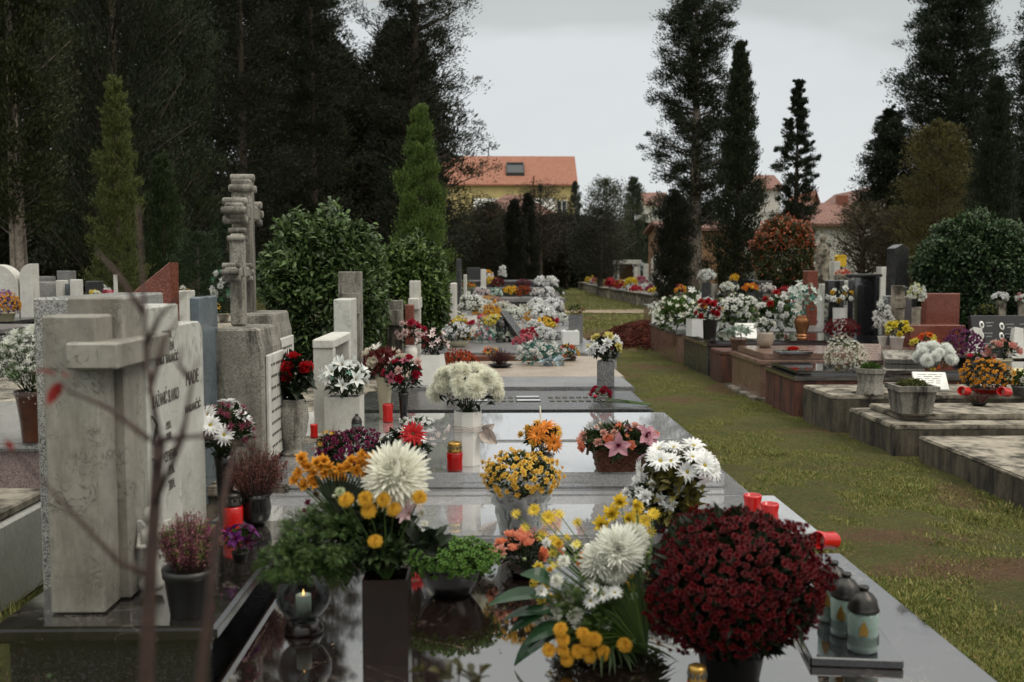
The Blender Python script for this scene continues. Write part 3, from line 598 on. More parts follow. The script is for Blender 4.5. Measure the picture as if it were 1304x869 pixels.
# ------------------------------------------------------------------ soil mound
xs = np.linspace(-1, 1, 110); X, Yy = np.meshgrid(xs, xs); R2 = np.sqrt((X)**2+(Yy)**2)
hgt = np.clip(1-R2**1.6, 0, 1)*.42; nz = np.array([mnoise.fractal(Vector((a*4, b*4, 1)), 1, 2, 5) for a, b in zip(X.ravel(), Yy.ravel())]).reshape(X.shape)
Z = np.where(R2 < 1, hgt*(1+.16*nz)+.03*nz*np.clip(1-R2, 0, .3)/.3, -.03); V = np.stack([X*1.05, Yy*1.9, Z], -1).reshape(-1, 3)
k = 110; ii = (np.arange(k-1)[:, None]*k+np.arange(k-1)[None, :]).ravel(); F = np.stack([ii, ii+1, ii+k+1, ii+k], 1)
mb = MB(); mb.V = [V]; mb.L = [F.ravel()]; mb.T = [np.full(len(F), 4)]; mb.M = [np.zeros(len(F), int)]; mb.n = len(V)
soil = plain('red soil', '3c1a12', .98, spec=.1, scale=9, var=.35, b_=.6); root = empty('soil_mound', (3.15, 20.2, .0), 'heap of freshly dug dark red soil on the lawn', 'soil heap'); mb.build('heap', soil, root, True)
ico = bmesh.new(); bmesh.ops.create_icosphere(ico, subdivisions=1, radius=1); cl = MB(); frombm(ico, cl); CLOD = cl.flat()
n = 2600; a = rng.uniform(0, 2*PI, n); rr = np.sqrt(rng.random(n))*1.12; T = np.stack([rr*np.cos(a)*1.05, rr*np.sin(a)*1.9, np.clip(1-rr**1.6, 0, 1)*.42+.01], 1)
o = MB().scatter(CLOD, frames(rng.normal(size=(n, 3)), sc_=rng.uniform(.008, .035, n)), T).build('clods', soil, root); o['kind'] = 'stuff'
# ------------------------------------------------------------------ trees
def tree(name, label, px, Y, ptop, hw, prof, nl=130, lv=26000, ls=.16, leaf='1c2418', var=.5, base=1.5, rise=.5, spread=.3, trunk=.16, tmat='bark', inner=.25, group=None, cat='tree', clump=.28, lshape='QL', bright=None, clip=None, ntr=1, jitter=.32, zc=None, per=None, K=0):
    """px: centre, ptop: pixel height of the tip, hw: half width in pixels"""
    x = PY(px, HZ, Y)[0]; H = CAMZ+(HZ-ptop)*Y/FPX if zc is None else zc; R = S(hw, Y)
    root = empty(name, (x, Y, 0), label, cat, group); mb = MB()
    for k in range(ntr):
        ox, oy = (random.uniform(-.35, .35), random.uniform(-.3, .3)) if ntr > 1 else (0, 0)
        tube([(ox, oy, -.05), (ox*.9+random.uniform(-.05, .05), oy, H*.15), (ox*.6, oy*.5, H*.5), (0, 0, H*.93)], [trunk*1.25, trunk, trunk*.6, .02], 8, mb)
    P_, D_, S_ = [], [], []; per = per or max(6, int(lv/nl/9)); 
    for i in range(nl):
        t = (i+random.random())/nl; t = t**.85; z = base+t*(H-base); L = R*prof(t)*random.uniform(1-jitter*1.3, 1+jitter*.6)+.05; a = i*2.39996+random.uniform(-.5, .5)
        d = np.array([math.cos(a), math.sin(a), rise*random.uniform(.5, 1.3)]); st = np.array([0, 0, max(z-L*rise*.8, base*.6)]); en = st+d*L
        if L > .6: tube([st, (st+en)/2+[0, 0, -.04*L], en], [trunk*.22, trunk*.14, .008], 3, mb)
        if K: per = K
        s = inner+(1-inner)*np.sqrt(rng.random(per)); P_.append(st+d*(L*s)[:, None]+rng.normal(size=(per, 3))*clump*.55*(.4+L*.35)); D_.append(np.tile(d, (per, 1))); S_.append(np.full(per, min(1, .18+1.25*prof(t))))
    for q in range(40):
        z = H*(1-.045*random.random()**1.5); P_.append(np.array([[random.gauss(0, .03), random.gauss(0, .03), z+.05*random.random()]]*2)); D_.append(np.array([[random.gauss(0, .25), random.gauss(0, .25), 1.]]*2)); S_.append(np.full(2, .12))
    Sc = np.concatenate(S_); Pc = np.concatenate(P_); Dc = np.concatenate(D_); nb = max(3, int(lv/len(Pc)))
    Pl = np.repeat(Pc, nb, 0)+0; nq = len(Pl); off = norm(rng.normal(size=(nq, 3)))*(rng.random(nq)**.45)[:, None]; Pl = Pl+off*clump*np.repeat(Sc, nb)[:, None]*(np.repeat(rng.uniform(.5, 1.7, len(Pc)), nb)[:, None]*np.array([1, 1, .6]) if K else .85); Dl = np.repeat(Dc, nb, 0)*.7+rng.normal(size=(len(Pc)*nb, 3))*spread*1.4; Dl[:, 2] += rise*.6
    k = (Pl[:, 2] > base*.75); Pl, Dl = Pl[k], Dl[k]
    mb.build('trunk', M[tmat], root, True); sz = ls*rng.uniform(.5, 1.3, len(Pl))
    MB().scatter({'QL': QT, 'QN': QN}[lshape], frames_up(Dl, sz, bias=(0, 0, .3), j=1.), Pl).build('crown', petal_m(leaf, var, .65, .12), root)
    return root
cyp = lambda t: max(.0, min(1, (1-t)*3.2)**.7)*min(1, .75+t*2)*(1-.2*t)
cone = lambda t: (1-t)**.75*min(1, .5+t*6)
wide = lambda t: (1-t)**.6*(.75+.35*math.sin(t*17)**2)*min(1, .45+t*3)
rag = lambda t: ((1-t)**.5)*(.85+.2*math.sin(t*41+1)**2)*min(1, .5+t*3)
ball = lambda t: math.sqrt(max(0, 1-(2*t-1)**2))
TG = 'old cypresses walling the shaded side'
tree('cypress_tree', 'pale edged cypress on bare pale trunks at the picture edge, behind the white arched stones', 22, 21, -130, 66, cyp, 150, 66700, 0.109, '2f3518', base=2.5, ntr=4, trunk=.09, tmat='barkpale', rise=.7, group=TG, clump=.24)
tree('cypress_tree', 'broad very dark cypress behind the small pointed conifer', 150, 27, -260, 96, cyp, 220, 87000, 0.117, '242c15', base=.9, ntr=2, rise=1.1, group=TG, clump=.32)
tree('cypress_tree', 'tall dark cypress with fine upright sprays between the broad one and the gappy conifer', 222, 30, -200, 52, cyp, 180, 60900, 0.125, '283219', base=1.4, rise=1.1, group=TG)
tree('conifer', 'loose old conifer with sky showing through, above the tall stone cross', 312, 36, -300, 75, rag, 110, 101500, 0.125, '252b19', base=1.2, rise=.45, group=TG, clump=.42, K=12, inner=.08)
tree('conifer', 'loose old conifer beside the gap of sky, above the laurel bush', 400, 38, -240, 68, lambda t: (1-t)**.35*(.85+.2*math.sin(t*47+1)**2)*min(1, .5+t*3), 110, 101500, 0.125, '262c1a', base=1.2, rise=.45, group=TG, clump=.4, K=11, inner=.08)
tree('conifer', 'big ragged dark conifer leaning over the bright green arborvitae', 530, 40, -240, 90, lambda t: (1-t)**.5*(.85+.2*math.sin(t*43)**2)*min(1, .8+t), 150, 116000, 0.125, '252b1a', base=.8, rise=.45, group=TG, clump=.42, trunk=.3, K=12, jitter=.35, inner=.08)
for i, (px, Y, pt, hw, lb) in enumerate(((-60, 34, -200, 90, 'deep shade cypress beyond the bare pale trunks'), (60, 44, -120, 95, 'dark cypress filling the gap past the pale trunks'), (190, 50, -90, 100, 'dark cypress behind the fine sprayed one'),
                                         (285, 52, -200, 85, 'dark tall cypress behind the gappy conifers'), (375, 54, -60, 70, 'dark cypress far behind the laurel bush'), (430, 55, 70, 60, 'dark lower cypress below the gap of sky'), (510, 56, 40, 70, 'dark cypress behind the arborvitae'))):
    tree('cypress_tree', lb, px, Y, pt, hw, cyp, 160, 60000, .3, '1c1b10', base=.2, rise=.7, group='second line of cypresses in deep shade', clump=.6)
tree('young_conifer', 'small pointed olive green conifer standing before the broad dark cypress', 152, 21, 108, 37, lambda t: (1-t)**.62*min(1, .7+t*3), 120, 37700, 0.066, '50572a', base=.25, rise=1.3, clump=.14, trunk=.06)
tree('young_conifer', 'shorter wispy green conifer beside the small pointed one', 210, 23, 205, 36, cone, 90, 20300, 0.078, '2c3a1a', base=.2, rise=1.4, clump=.2, trunk=.05)
tree('arborvitae', 'bright green cone shaped arborvitae beyond the laurel bushes', 536, 19, 143, 50, lambda t: (1-t)**.85*min(1, .8+t*2)*1.05, 190, 87000, 0.058, '50622a', base=.08, rise=1.5, clump=.15, trunk=.06, var=.6, inner=.6, jitter=.42)
tree('shrub', 'small rounded dark shrub under the cypresses near the blue grey stone', 252, 17, 302, 34, ball, 60, 13050, 0.055, '27351a', base=.3, rise=.6, clump=.15, trunk=.03, cat='shrub')
tree('shrub', 'clipped dark shrub just behind the tall stone cross', 290, 18, 290, 24, ball, 50, 11600, 0.047, '20301a', base=.3, rise=.6, clump=.12, trunk=.03, cat='shrub')
# centre distance
tree('cypress_tree', 'slim dark cypress standing before the yellow house, the thicker of the pair', 655, 44, 258, 14, cyp, 70, 20880, 0.101, '181c12', base=.3, rise=1.2, clump=.2)
tree('cypress_tree', 'slimmer dark cypress touching its twin before the yellow house', 672, 45, 250, 11, cyp, 60, 18560, 0.101, '1b1f14', base=.3, rise=1.2, clump=.2)
tree('olive_tree', 'grey green olive tree below the yellow house', 620, 48, 262, 45, ball, 80, 37120, 0.101, '3b3c2c', base=.9, rise=.4, clump=.45, var=.5)
tree('bare_tree', 'thin leaved tree rising over the low roof before the yellow house', 688, 58, 240, 44, ball, 70, 10440, 0.140, '332f22', base=2.2, rise=.5, clump=.6)
tree('column_tree', 'small dark column cypress at the corner of the yellow house', 732, 95, 234, 9, cyp, 50, 13920, 0.172, '2c3626', base=1, rise=1.2, clump=.3)
tree('column_tree', 'blunt grey green column tree rising over the hedge', 806, 70, 229, 16, cyp, 60, 20880, 0.140, '39422e', base=.5, rise=1.2, clump=.35)
tree('deciduous_tree', 'light feathery tree with sky showing through beside the blunt column tree', 772, 66, 232, 30, ball, 60, 12760, 0.156, '3f442e', base=2.5, rise=.7, clump=.5)
tree('cherry_tree', 'small grey leaved tree standing against the dark hedge', 765, 55, 268, 38, ball, 70, 20880, 0.117, '34362a', base=1., rise=.5, clump=.45)
def hedge(name, label, x0, x1, y0, y1, h, leaf, n, ls, group=None, wob=.25):
    root = empty(name, ((x0+x1)/2, (y0+y1)/2, 0), label, 'hedge', group); u = rng.random((n, 3)); hx, hy = (x1-x0)/2, (y1-y0)/2
    p = np.stack([(u[:, 0]*2-1)*hx, (u[:, 1]*2-1)*hy, u[:, 2]], 1); f = rng.integers(0, 3, n); p[f == 0, 1] = -hy+rng.random((f == 0).sum())*.3*hy; top = f == 1; p[top, 2] = 1-rng.random(top.sum())*.08
    hh = h*(1+wob*np.array([mnoise.noise(Vector((a*.35, b*.5, x0))) for a, b in p[:, :2]])); p[:, 2] *= hh; D = rng.normal(size=(n, 3))+[0, -.5, .6]
    MB().scatter(QL, frames_up(D, ls*rng.uniform(.5, 1.3, n)), p).build('foliage', petal_m(leaf, .5, .7, .1), root)
    mb = MB()
    for k in range(int(2*hx/1.2)+1): x = -hx+.5+k*1.2; tube([(x, 0, -.05), (x+.1, .1, h*.5), (x, 0, h*.85)], [.08, .06, .02], 5, mb)
    mb.build('stems', M['bark'], root)
hedge('hedge', 'tall dark hedge closing the lawn in front of the low roofs', 1.0, 15.5, 76, 79, 5.0, '2c3020', 60000, .4)
hedge('hedge', 'reddish dark hedge at the foot of the yellow house', -7, 5.5, 70, 73, 4.2, '2f2c20', 36000, .36)
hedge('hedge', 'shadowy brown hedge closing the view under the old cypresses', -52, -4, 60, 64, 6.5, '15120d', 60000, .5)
hedge('hedge', 'dark hedge behind the rear row of graves', 24, 60, 56, 60, 6.5, '1a1a12', 40000, .5)
hedge('low_hedge', 'low clipped green hedge behind the white arched headstones', -9.5, -5.2, 19.6, 20.4, .95, '2a3318', 9000, .09, wob=.05)
# right side trees
tree('conifer', 'tall ragged conifer with sky between its limbs, the highest tree past the lawn', 884, 45, -10, 62, lambda t: (.5+.5*(1-t)**.8)*min(1, .6+t*3)*(1 if t < .96 else .6), 105, 82940, 0.138, '28301e', base=3.6, rise=.45, K=10, jitter=.4, clump=.36, trunk=.34, tmat='barkpale', inner=.08)
tree('cypress_tree', 'dense dark pointed cypress overlapping the tall ragged conifer', 938, 37, 62, 40, lambda t: (1-t)**.72*min(1, .6+t*3), 200, 60610, 0.120, '252e18', base=.4, rise=1.3, clump=.26)
tree('cypress_tree', 'low column of dark cypress beside the soil heap', 858, 34, 250, 22, lambda t: min(1, (1-t)*5)**.6, 110, 31900, 0.095, '1a1e12', base=.2, rise=1.2, clump=.22)
tree('conifer', 'slender open conifer rising above the red leaved ball tree', 1012, 42, 108, 44, lambda t: (1-t)**1.0*(.85+.2*math.sin(t*50)**2)+.03, 100, 47850, 0.111, '28321e', base=1.6, rise=.7, clump=.24, K=5, jitter=.35)
tree('conifer', 'massive dark cedar like conifer filling the sky beyond the round laurel', 1204, 40, -42, 84, lambda t: (1-t)**.33*(.85+.2*math.sin(t*37)**2), 170, 143550, 0.138, '293324', base=1.5, rise=.45, K=10, jitter=.3, clump=.42, trunk=.35, inner=.08)
tree('conifer', 'lower drooping conifer at the lit edge of the massive one', 1128, 41, 145, 56, lambda t: (1-t)**.6*(.85+.2*math.sin(t*37)**2), 90, 57420, 0.129, '272e1e', base=1.8, rise=.45, K=10, jitter=.4, clump=.38, trunk=.2, inner=.08)
tree('cypress_tree', 'dark green pointed cypress directly behind the round laurel', 1262, 25, 105, 33, lambda t: (1-t)**.5*min(1, .7+t*3), 170, 54230, 0.086, '232c18', base=.3, rise=1.3, clump=.2)
tree('conifer', 'very dark tree cut off by the picture edge, next to the massive conifer', 1322, 33, -60, 50, rag, 140, 79750, 0.129, '272e1e', base=1, rise=.45, clump=.4, K=10, inner=.08)
tree('autumn_tree', 'loose tree with yellowing olive leaves below the massive conifer', 1190, 31, 160, 44, lambda t: ball(min(1, .25+t*.75)), 90, 41470, 0.086, '55502c', base=1.4, rise=.6, clump=.3, K=5, var=.6)
tree('bare_shrub', 'brown half bare shrub near the yellow box', 1098, 34, 262, 42, ball, 80, 11165, 0.095, '4a4430', base=.6, rise=.6, clump=.4, cat='shrub')
tree('bare_shrub', 'grey brown half bare shrub beside the foot of the massive conifer', 1150, 33, 270, 34, ball, 70, 9570, 0.095, '45402e', base=.4, rise=.6, clump=.35, cat='shrub')
# round bushes made of real leaves
def bush(label, name, px, Y, ptop, hw, h, leaf, n, ls, z0=.1, var=.4, leaf2=None, gloss=.35, depth=None, trunk=True):
    x = PY(px, HZ, Y)[0]; H = CAMZ+(HZ-ptop)*Y/FPX; R = S(hw, Y); root = empty(name, (x, Y, 0), label, 'bush'); cz = (H+z0)/2; hz = (H-z0)/2
    d = domepts(n, -1, .2); bumpy = 1+.09*np.sin(d[:, 0]*6+1)*np.sin(d[:, 1]*5+d[:, 2]*7)+.05*np.sin(d[:, 0]*15+d[:, 2]*13); r = (rng.uniform(.72, 1, n)**.5)*bumpy*rng.uniform(.96, 1.04, n)
    q = np.sign(d)*np.abs(d)**.85; q = q/np.max(np.abs(q)); p = q*r[:, None]*[R, depth or R, hz]+[0, 0, cz]
    D = norm(d*.55+rng.normal(size=d.shape)*.6+[0, 0, .1]); 
    MB().scatter(BL, frames_up(D, ls*rng.uniform(.6, 1.25, n), bias=(0, -.3, 1), j=.6), p-D*ls*.4).build('foliage', [petal_m(leaf, var, gloss, .12)], root)
    if leaf2:
        k = int(n*.4); s = rng.permutation(n)[:k]; s = s[rng.random(k) < .12+.88*(d[s, 2] > .1)]
        MB().scatter(BL, frames_up(D[s], ls*rng.uniform(.6, 1.1, len(s)), bias=(0, -.3, 1), j=.6), p[s]+d[s]*.04).build('young_leaves', [petal_m(leaf2, .5, gloss, .15)], root)
    mb = MB(); 
    for k in range(16):
        a = k*2.4; tube([(0, 0, -.05), (.1*math.cos(a), .1*math.sin(a), z0), (R*.75*math.cos(a)*.9, R*.7*math.sin(a), cz+hz*.6*math.sin(k*1.7))], [.03, .025, .008], 4, mb)
    mb.build('branches', M['bark'], root)
    return root
bush('large glossy green laurel bush behind the white marble frame', 'laurel_bush', 412, 9.9, 276, 74, 2, '344322', 24000, .075, .05, leaf2='4a5c32')
bush('lower laurel bush in front of the arborvitae', 'laurel_bush', 522, 12.8, 314, 46, 2, '34451c', 17000, .075, .05, leaf2='4c5f2c')
bush('small laurel shoot between the two laurel bushes', 'laurel_bush', 530, 15.5, 300, 28, 2, '33441c', 5000, .075, .5)
bush('round clipped dark laurel ball behind the brown headstones', 'laurel_bush', 1240, 14.5, 278, 66, 2, '2c3c22', 32000, .07, .35, leaf2='3c5030')
bush('round red leaved ball tree beside the open conifer', 'photinia', 997, 24, 280, 37, 1, '3c3f1e', 11000, .08, 1.0, leaf2='8a4426')
# ------------------------------------------------------------------ buildings
def tiles(name, c1, c2):
    m, nt, b = newmat(name); tc = N(nt, 'ShaderNodeTexCoord').outputs['Object']
    wv = N(nt, 'ShaderNodeTexWave'); wv.inputs['Scale'].default_value = 1.2; wv.inputs['Distortion'].default_value = .4; nt.links.new(tc, wv.inputs['Vector'])
    n = noise(nt, tc, 1.6, 6, .75); n2 = noise(nt, tc, 9, 3, .8); c = mixc(nt, ramp(nt, n, .3, .7), lin(c1), lin(c2)); c = mixc(nt, .45, c, ramp(nt, n2, .3, .7, (.4, .35, .35, 1), (1.25, 1.25, 1.25, 1)), 'MULTIPLY')
    nt.links.new(c, b.inputs['Base Color']); b.inputs['Roughness'].default_value = .85; bump(nt, b, wv.outputs[0], .5, .05); return m
M['tile'] = tiles('clay roof tiles', '8a5844', '9c6c58'); M['tile2'] = tiles('old clay roof tiles', '6c4a40', '7e5c50')
M['yellow'] = plain('yellow render', 'b8a672', .9, scale=1.2, var=.08); M['whitewall'] = plain('white render', 'c2c0b8', .9, scale=1.5, var=.08)
M['ochre'] = plain('ochre render', '8b6a4e', .9, scale=1.5, var=.18); M['pane'] = plain('dark window glass', '20262a', .12, scale=2, b_=0)
def rect(x0, x1, y0, y1, z0, z1, nm, mt, par, b=.01): return bbox(x0, x1, y0, y1, z0, z1, b).build(nm, M[mt], par)
def house(label, px0, px1, Y, dep, pe, pr, wall, roof, name='house', over=.4, ridge='x', wins=(), hip=0, zb=0):
    a, b2 = PY(px0, HZ, Y)[0], PY(px1, HZ, Y)[0]; ze = CAMZ+(HZ-pe)*Y/FPX; zr = CAMZ+(HZ-pr)*(Y+(dep/2 if ridge == 'x' else 0))/FPX
    cx = (a+b2)/2; hx = (b2-a)/2; root = empty(name, (cx, Y+dep/2, 0), label, 'house'); hd = dep/2
    if ridge == 'x':
        prism([(-hd, 0), (hd, 0), (hd, ze), (0, zr-.15), (-hd, ze)], -hx, hx, 'x', b=0).build('wall', M[wall], root)
        t = .18; V = []; h = hip
        mb = MB(); o = over; sl = (zr-ze)/hd
        for sgn in (-1, 1):
            A = [(-hx-o, sgn*(hd+o), ze-o*sl+.12), (hx+o, sgn*(hd+o), ze-o*sl+.12), (hx+o-h, 0, zr+.02), (-hx-o+h, 0, zr+.02)]
            B = [(x, y, z+t) for x, y, z in A]; mb.add(A+B, [(0, 1, 2, 3), (4, 5, 6, 7), (0, 1, 5, 4), (1, 2, 6, 5), (3, 0, 4, 7)])
        if h:
            for sx_ in (-1, 1):
                A = [(sx_*(hx+o), -hd-o, ze-o*sl+.12), (sx_*(hx+o), hd+o, ze-o*sl+.12), (sx_*(hx+o-h), 0, zr+.02)]; mb.add(A+[(x, y, z+t) for x, y, z in A], [(0, 1, 2), (3, 4, 5)])
        mb.build('roof', M[roof], root)
    else:
        prism([(-hx, 0), (hx, 0), (hx, ze), (0, zr-.15), (-hx, ze)], -hd, hd, 'y', b=0).build('wall', M[wall], root)
        mb = MB(); o = over; sl = (zr-ze)/hx; t = .18
        for sgn in (-1, 1):
            A = [(sgn*(hx+o), -hd-o, ze-o*sl+.1), (sgn*(hx+o), hd+o, ze-o*sl+.1), (0, hd+o, zr), (0, -hd-o, zr)]; B = [(x, y, z+t) for x, y, z in A]
            mb.add(A+B, [(0, 1, 2, 3), (4, 5, 6, 7), (0, 1, 5, 4), (1, 2, 6, 5), (3, 0, 4, 7)])
        mb.build('roof', M[roof], root)
    for (wx0, wx1, wy0, wy1) in wins:
        u0, u1 = PY(wx0, HZ, Y)[0]-cx, PY(wx1, HZ, Y)[0]-cx; z1, z0 = CAMZ+(HZ-wy0)*Y/FPX, CAMZ+(HZ-wy1)*Y/FPX; f = .14
        fr = MB(); 
        for q in ((u0, u1, z1-f, z1), (u0, u1, z0, z0+f), (u0, u0+f, z0+f, z1-f), (u1-f, u1, z0+f, z1-f), ((u0+u1)/2-f/2, (u0+u1)/2+f/2, z0+f, z1-f)): bbox(q[0], q[1], -hd-.1, -hd+.02, q[2], q[3], .01, fr)
        fo = fr.build('window', M['whitewall'], root); rect(u0+f, u1-f, -hd-.04, -hd+.01, z0+f, z1-f, 'pane', 'pane', fo, 0)
    return root, cx, ze, zr, hx, hd
rt, cx, ze, zr, hx, hd = house('yellow house with a wide orange tiled roof and a roof window', 560, 731, 120, 9, 236, 203, 'yellow', 'tile', wins=((692, 707, 253, 268), (708, 722, 256, 278)))
# roof window with its frame, set on the front slope
sl = (zr-ze)/hd; u0, u1 = PY(645, HZ, 120)[0]-cx, PY(668, HZ, 120)[0]-cx; zz = lambda y: ze+(y+hd)*sl+.3
Wm = MB(); Pn = MB()
for (a, b2, c2, d2) in ((u0, u1, -hd+1.0, -hd+1.12), (u0, u1, -hd+2.7, -hd+2.8), (u0, u0+.14, -hd+1.12, -hd+2.7), (u1-.14, u1, -hd+1.12, -hd+2.7)): 
    prism([(c2, zz(c2)-.3), (d2, zz(d2)-.3), (d2, zz(d2)+.35), (c2, zz(c2)+.35)], a, b2, 'x', Wm, b=0)
fo = Wm.build('roof_window', M['pewter'], rt); prism([(-hd+1.12, zz(-hd+1.12)-.2), (-hd+2.7, zz(-hd+2.7)-.2), (-hd+2.7, zz(-hd+2.7)+.15), (-hd+1.12, zz(-hd+1.12)+.15)], u0+.14, u1-.14, 'x', Pn, b=0).build('pane', M['pane'], fo)
tube([(-2.2, 0, zr), (-2.2, 0, zr+1.1)], [.07, .07], 6).build('vent_pipe', M['pewter'], rt); tube([(3.2, -hd-.15, ze-5), (3.2, -hd-.15, ze+1.0)], [.12, .12], 6).build('flue', M['terracotta'], rt)
house('low building with a faded red hipped roof in front of the yellow house', 603, 708, 92, 9, 277, 252, 'whitewall', 'tile2', hip=3.5, over=.5)
house('white gabled house showing its roof edge beside the massive conifer', 1082, 1140, 88, 10, 264, 240, 'whitewall', 'tile2', ridge='y', over=.3)
r2, cx, ze, zr, hx, hd = house('long low house with a brownish tiled roof right of the slender conifer', 1032, 1100, 70, 8, 287, 262, 'whitewall', 'tile2', over=.5, wins=((1050, 1058, 296, 330),))
rect(1.2, 1.9, -.6, .1, zr-.5, zr+.7, 'chimney', 'terracotta', r2)
house('small orange roofed house peeping over the low brown roof', 1026, 1046, 100, 8, 276, 245, 'ochre', 'tile', ridge='y')
house('distant house with a pinkish roof between the two cypresses', 965, 992, 110, 8, 242, 226, 'whitewall', 'tile2')
house('tiny pale house seen between the hedge and the ragged conifer', 822, 850, 130, 8, 262, 248, 'whitewall', 'tile2'); house('low house with an orange roof edge over the dark hedge', 826, 870, 90, 7, 297, 289, 'whitewall', 'tile')
house('long ochre cemetery building behind the trunks of the tall conifers', 846, 948, 58, 6, 296, 286, 'ochre', 'tile2', name='cemetery_building', over=.3)
house('reddish ochre outbuilding at the end of the far row of graves', 776, 836, 78, 4, 330, 321, 'ochre', 'tile2', name='outbuilding', over=.2)
# white flat roofed shelter and a white parked van
root = empty('shelter', (PY(798, HZ, 60)[0], 60, 0), 'white flat roofed shelter on posts beside the far row of graves', 'shelter')
rect(-.75, .75, -1, 1, 1.75, 2.0, 'roof', 'whitewall', root)
for sx_ in (-1, 1):
    for sy_ in (-1, 1): rect(.62*sx_-.07, .62*sx_+.07, .85*sy_-.07, .85*sy_+.07, 0, 1.75, 'post', 'whitewall', root)
rect(-.5, .5, .9, 1, 0, 1.7, 'back_wall', 'ochre', root)
root = empty('chapel_tomb', (PY(846, HZ, 56)[0], 56, 0), 'white family tomb with a rounded portal behind the low cypress column', 'tomb')
rect(-.7, .7, 0, 1.6, 0, 1.1, 'base', 'white', root)
mb = MB(); a = np.linspace(0, PI, 9); po = [(-.7, 1.1)]+[(-.7, 1.5)]+[(-.7*math.cos(t), 1.9+.45*math.sin(t)) for t in a][0:]+[(.7, 1.5), (.7, 1.1), (.5, 1.1)]+[(.5*math.cos(t), 1.85+.3*math.sin(t)) for t in a]+[(-.5, 1.1)]
prism(po, 0, .4, 'y', mb, b=0); mb.build('portal', M['white'], root); rect(-.5, .5, .2, .3, 1.1, 1.9, 'door', 'dgrey', root)
# ------------------------------------------------------------------ headstones
def text_mesh(body, size, mat, parent, loc, rot, name='lettering', sx_=1, ext=.0015):
    cu = bpy.data.curves.new('t', 'FONT'); cu.body = body; cu.size = size; cu.extrude = ext; cu.align_x = 'CENTER'; cu.space_line = 1.0
    o = bpy.data.objects.new('t', cu); COL.objects.link(o); dg = bpy.context.evaluated_depsgraph_get(); me = bpy.data.meshes.new_from_object(o.evaluated_get(dg)); bpy.data.objects.remove(o)
    me.materials.clear(); me.materials.append(mat); q = link(name, me, parent, loc); q.rotation_euler = rot; q.scale = (sx_, 1, 1); return q
# inscribed marble headstone with the cross
root = empty('headstone', (-1.25, 3.4, .47), 'large grey veined marble headstone with a block cross and worn black inscription', 'headstone')
R_ = lambda x0, x1, y0, y1, z0, z1, nm, mt: rect(x0+1.25, x1+1.25, y0-3.4, y1-3.4, z0-.47, z1-.47, nm, mt, root, .006)
R_(-1.31, -1.15, 2.93, 3.06, .472, 1.362, 'end_block', 'marble'); R_(-1.29, -1.12, 3.065, 3.22, .472, 1.412, 'cross_shaft', 'marble')
R_(-1.225, -1.075, 2.885, 3.36, 1.208, 1.286, 'cross_arm', 'marble'); R_(-1.31, -1.107, 3.225, 3.56, .472, 1.376, 'tablet', 'marble2')
text_mesh("BERNKA\nMLR. GRŽEN\nČENKA  NARANČIĆ", .042, M['letter'], root, (-1.1065+1.25, 3.425-3.4, 1.29-.03-.47), (PI/2, 0, PI/2), 'inscription', .62)
text_mesh("BLAŽANIĆ SLAVKO", .062, M['letter'], root, (-1.1065+1.25, 3.40-3.4, 1.04-.47), (PI/2, 0, PI/2), 'inscription', .52)
text_mesh("1921.\n1980.", .038, M['letter'], root, (-1.1065+1.25, 3.42-3.4, .95-.47), (PI/2, 0, PI/2), 'inscription', .7)
text_mesh("CEVENKA\n1926.\n2004.", .052, M['letter'], root, (-1.1065+1.25, 3.44-3.4, .84-.47), (PI/2, 0, PI/2), 'inscription', .6)
mb = MB()
for k, z in enumerate((1.02, .88)): tube([(.146, -.155, z-.47), (.158, -.14+.02*k, z-.5), (.15, -.15, z-.56), (.16, -.135, z-.60)], [.003, .006, .005, .002], 5, mb)
mb.build('iron_clasp', M['letter'], root, True)
mb = MB(); ic = MB(); icb = bmesh.new(); bmesh.ops.create_icosphere(icb, subdivisions=2, radius=1); frombm(icb, ic)
lathe([(.034, 0), (.04, .02), (.026, .07), (.022, .12), (.032, .165), (.03, .19), (.012, .205), (.011, .212), (.02, .225), (.022, .243), (.014, .262), (.001, .268)], 14, mb)
for sg in (-1, 1):
    prism([(sg*.01, .11), (sg*.05, .16), (sg*.06, .22), (sg*.035, .215), (sg*.012, .185)], .012, .028, 'y', mb, b=.002)
    tube([(sg*.028, 0, .18), (sg*.03, -.02, .14), (sg*.006, -.034, .145)], [.011, .01, .008], 6, mb)
o = mb.build('angel_figurine', [M['white']], None, True); o.location = (-1.075, 3.12, .485); tag(o, 'small worn white carved figurine leaning in the corner of the marble cross', 'figurine')
root = empty('headstone', (-1.25, 3.72, .47), 'lower pale marble tablet with a rounded corner, joined behind the inscribed marble headstone', 'headstone')
a = np.linspace(0, PI/2, 7); po = [(-.15, 0), (.13, 0), (.13, .76)]+[(.07+.06*math.cos(t), .76+.06*math.sin(t)) for t in a]+[(-.15, .82)]
po = [(-.15, 0), (.15, 0)]+[(.09+.06*math.cos(t), .77+.06*math.sin(t)) for t in a]+[(-.15, .83)]
prism(po, -.14, .138, 'x', b=.004).build('tablet', M['marble2'], root)
text_mesh("MADE", .075, M['letter'], root, (.139, 0, .60), (PI/2, 0, PI/2), 'inscription', .8); text_mesh("NARANČIĆ", .042, M['letter'], root, (.139, 0, .5), (PI/2, 0, PI/2), 'inscription', .9)
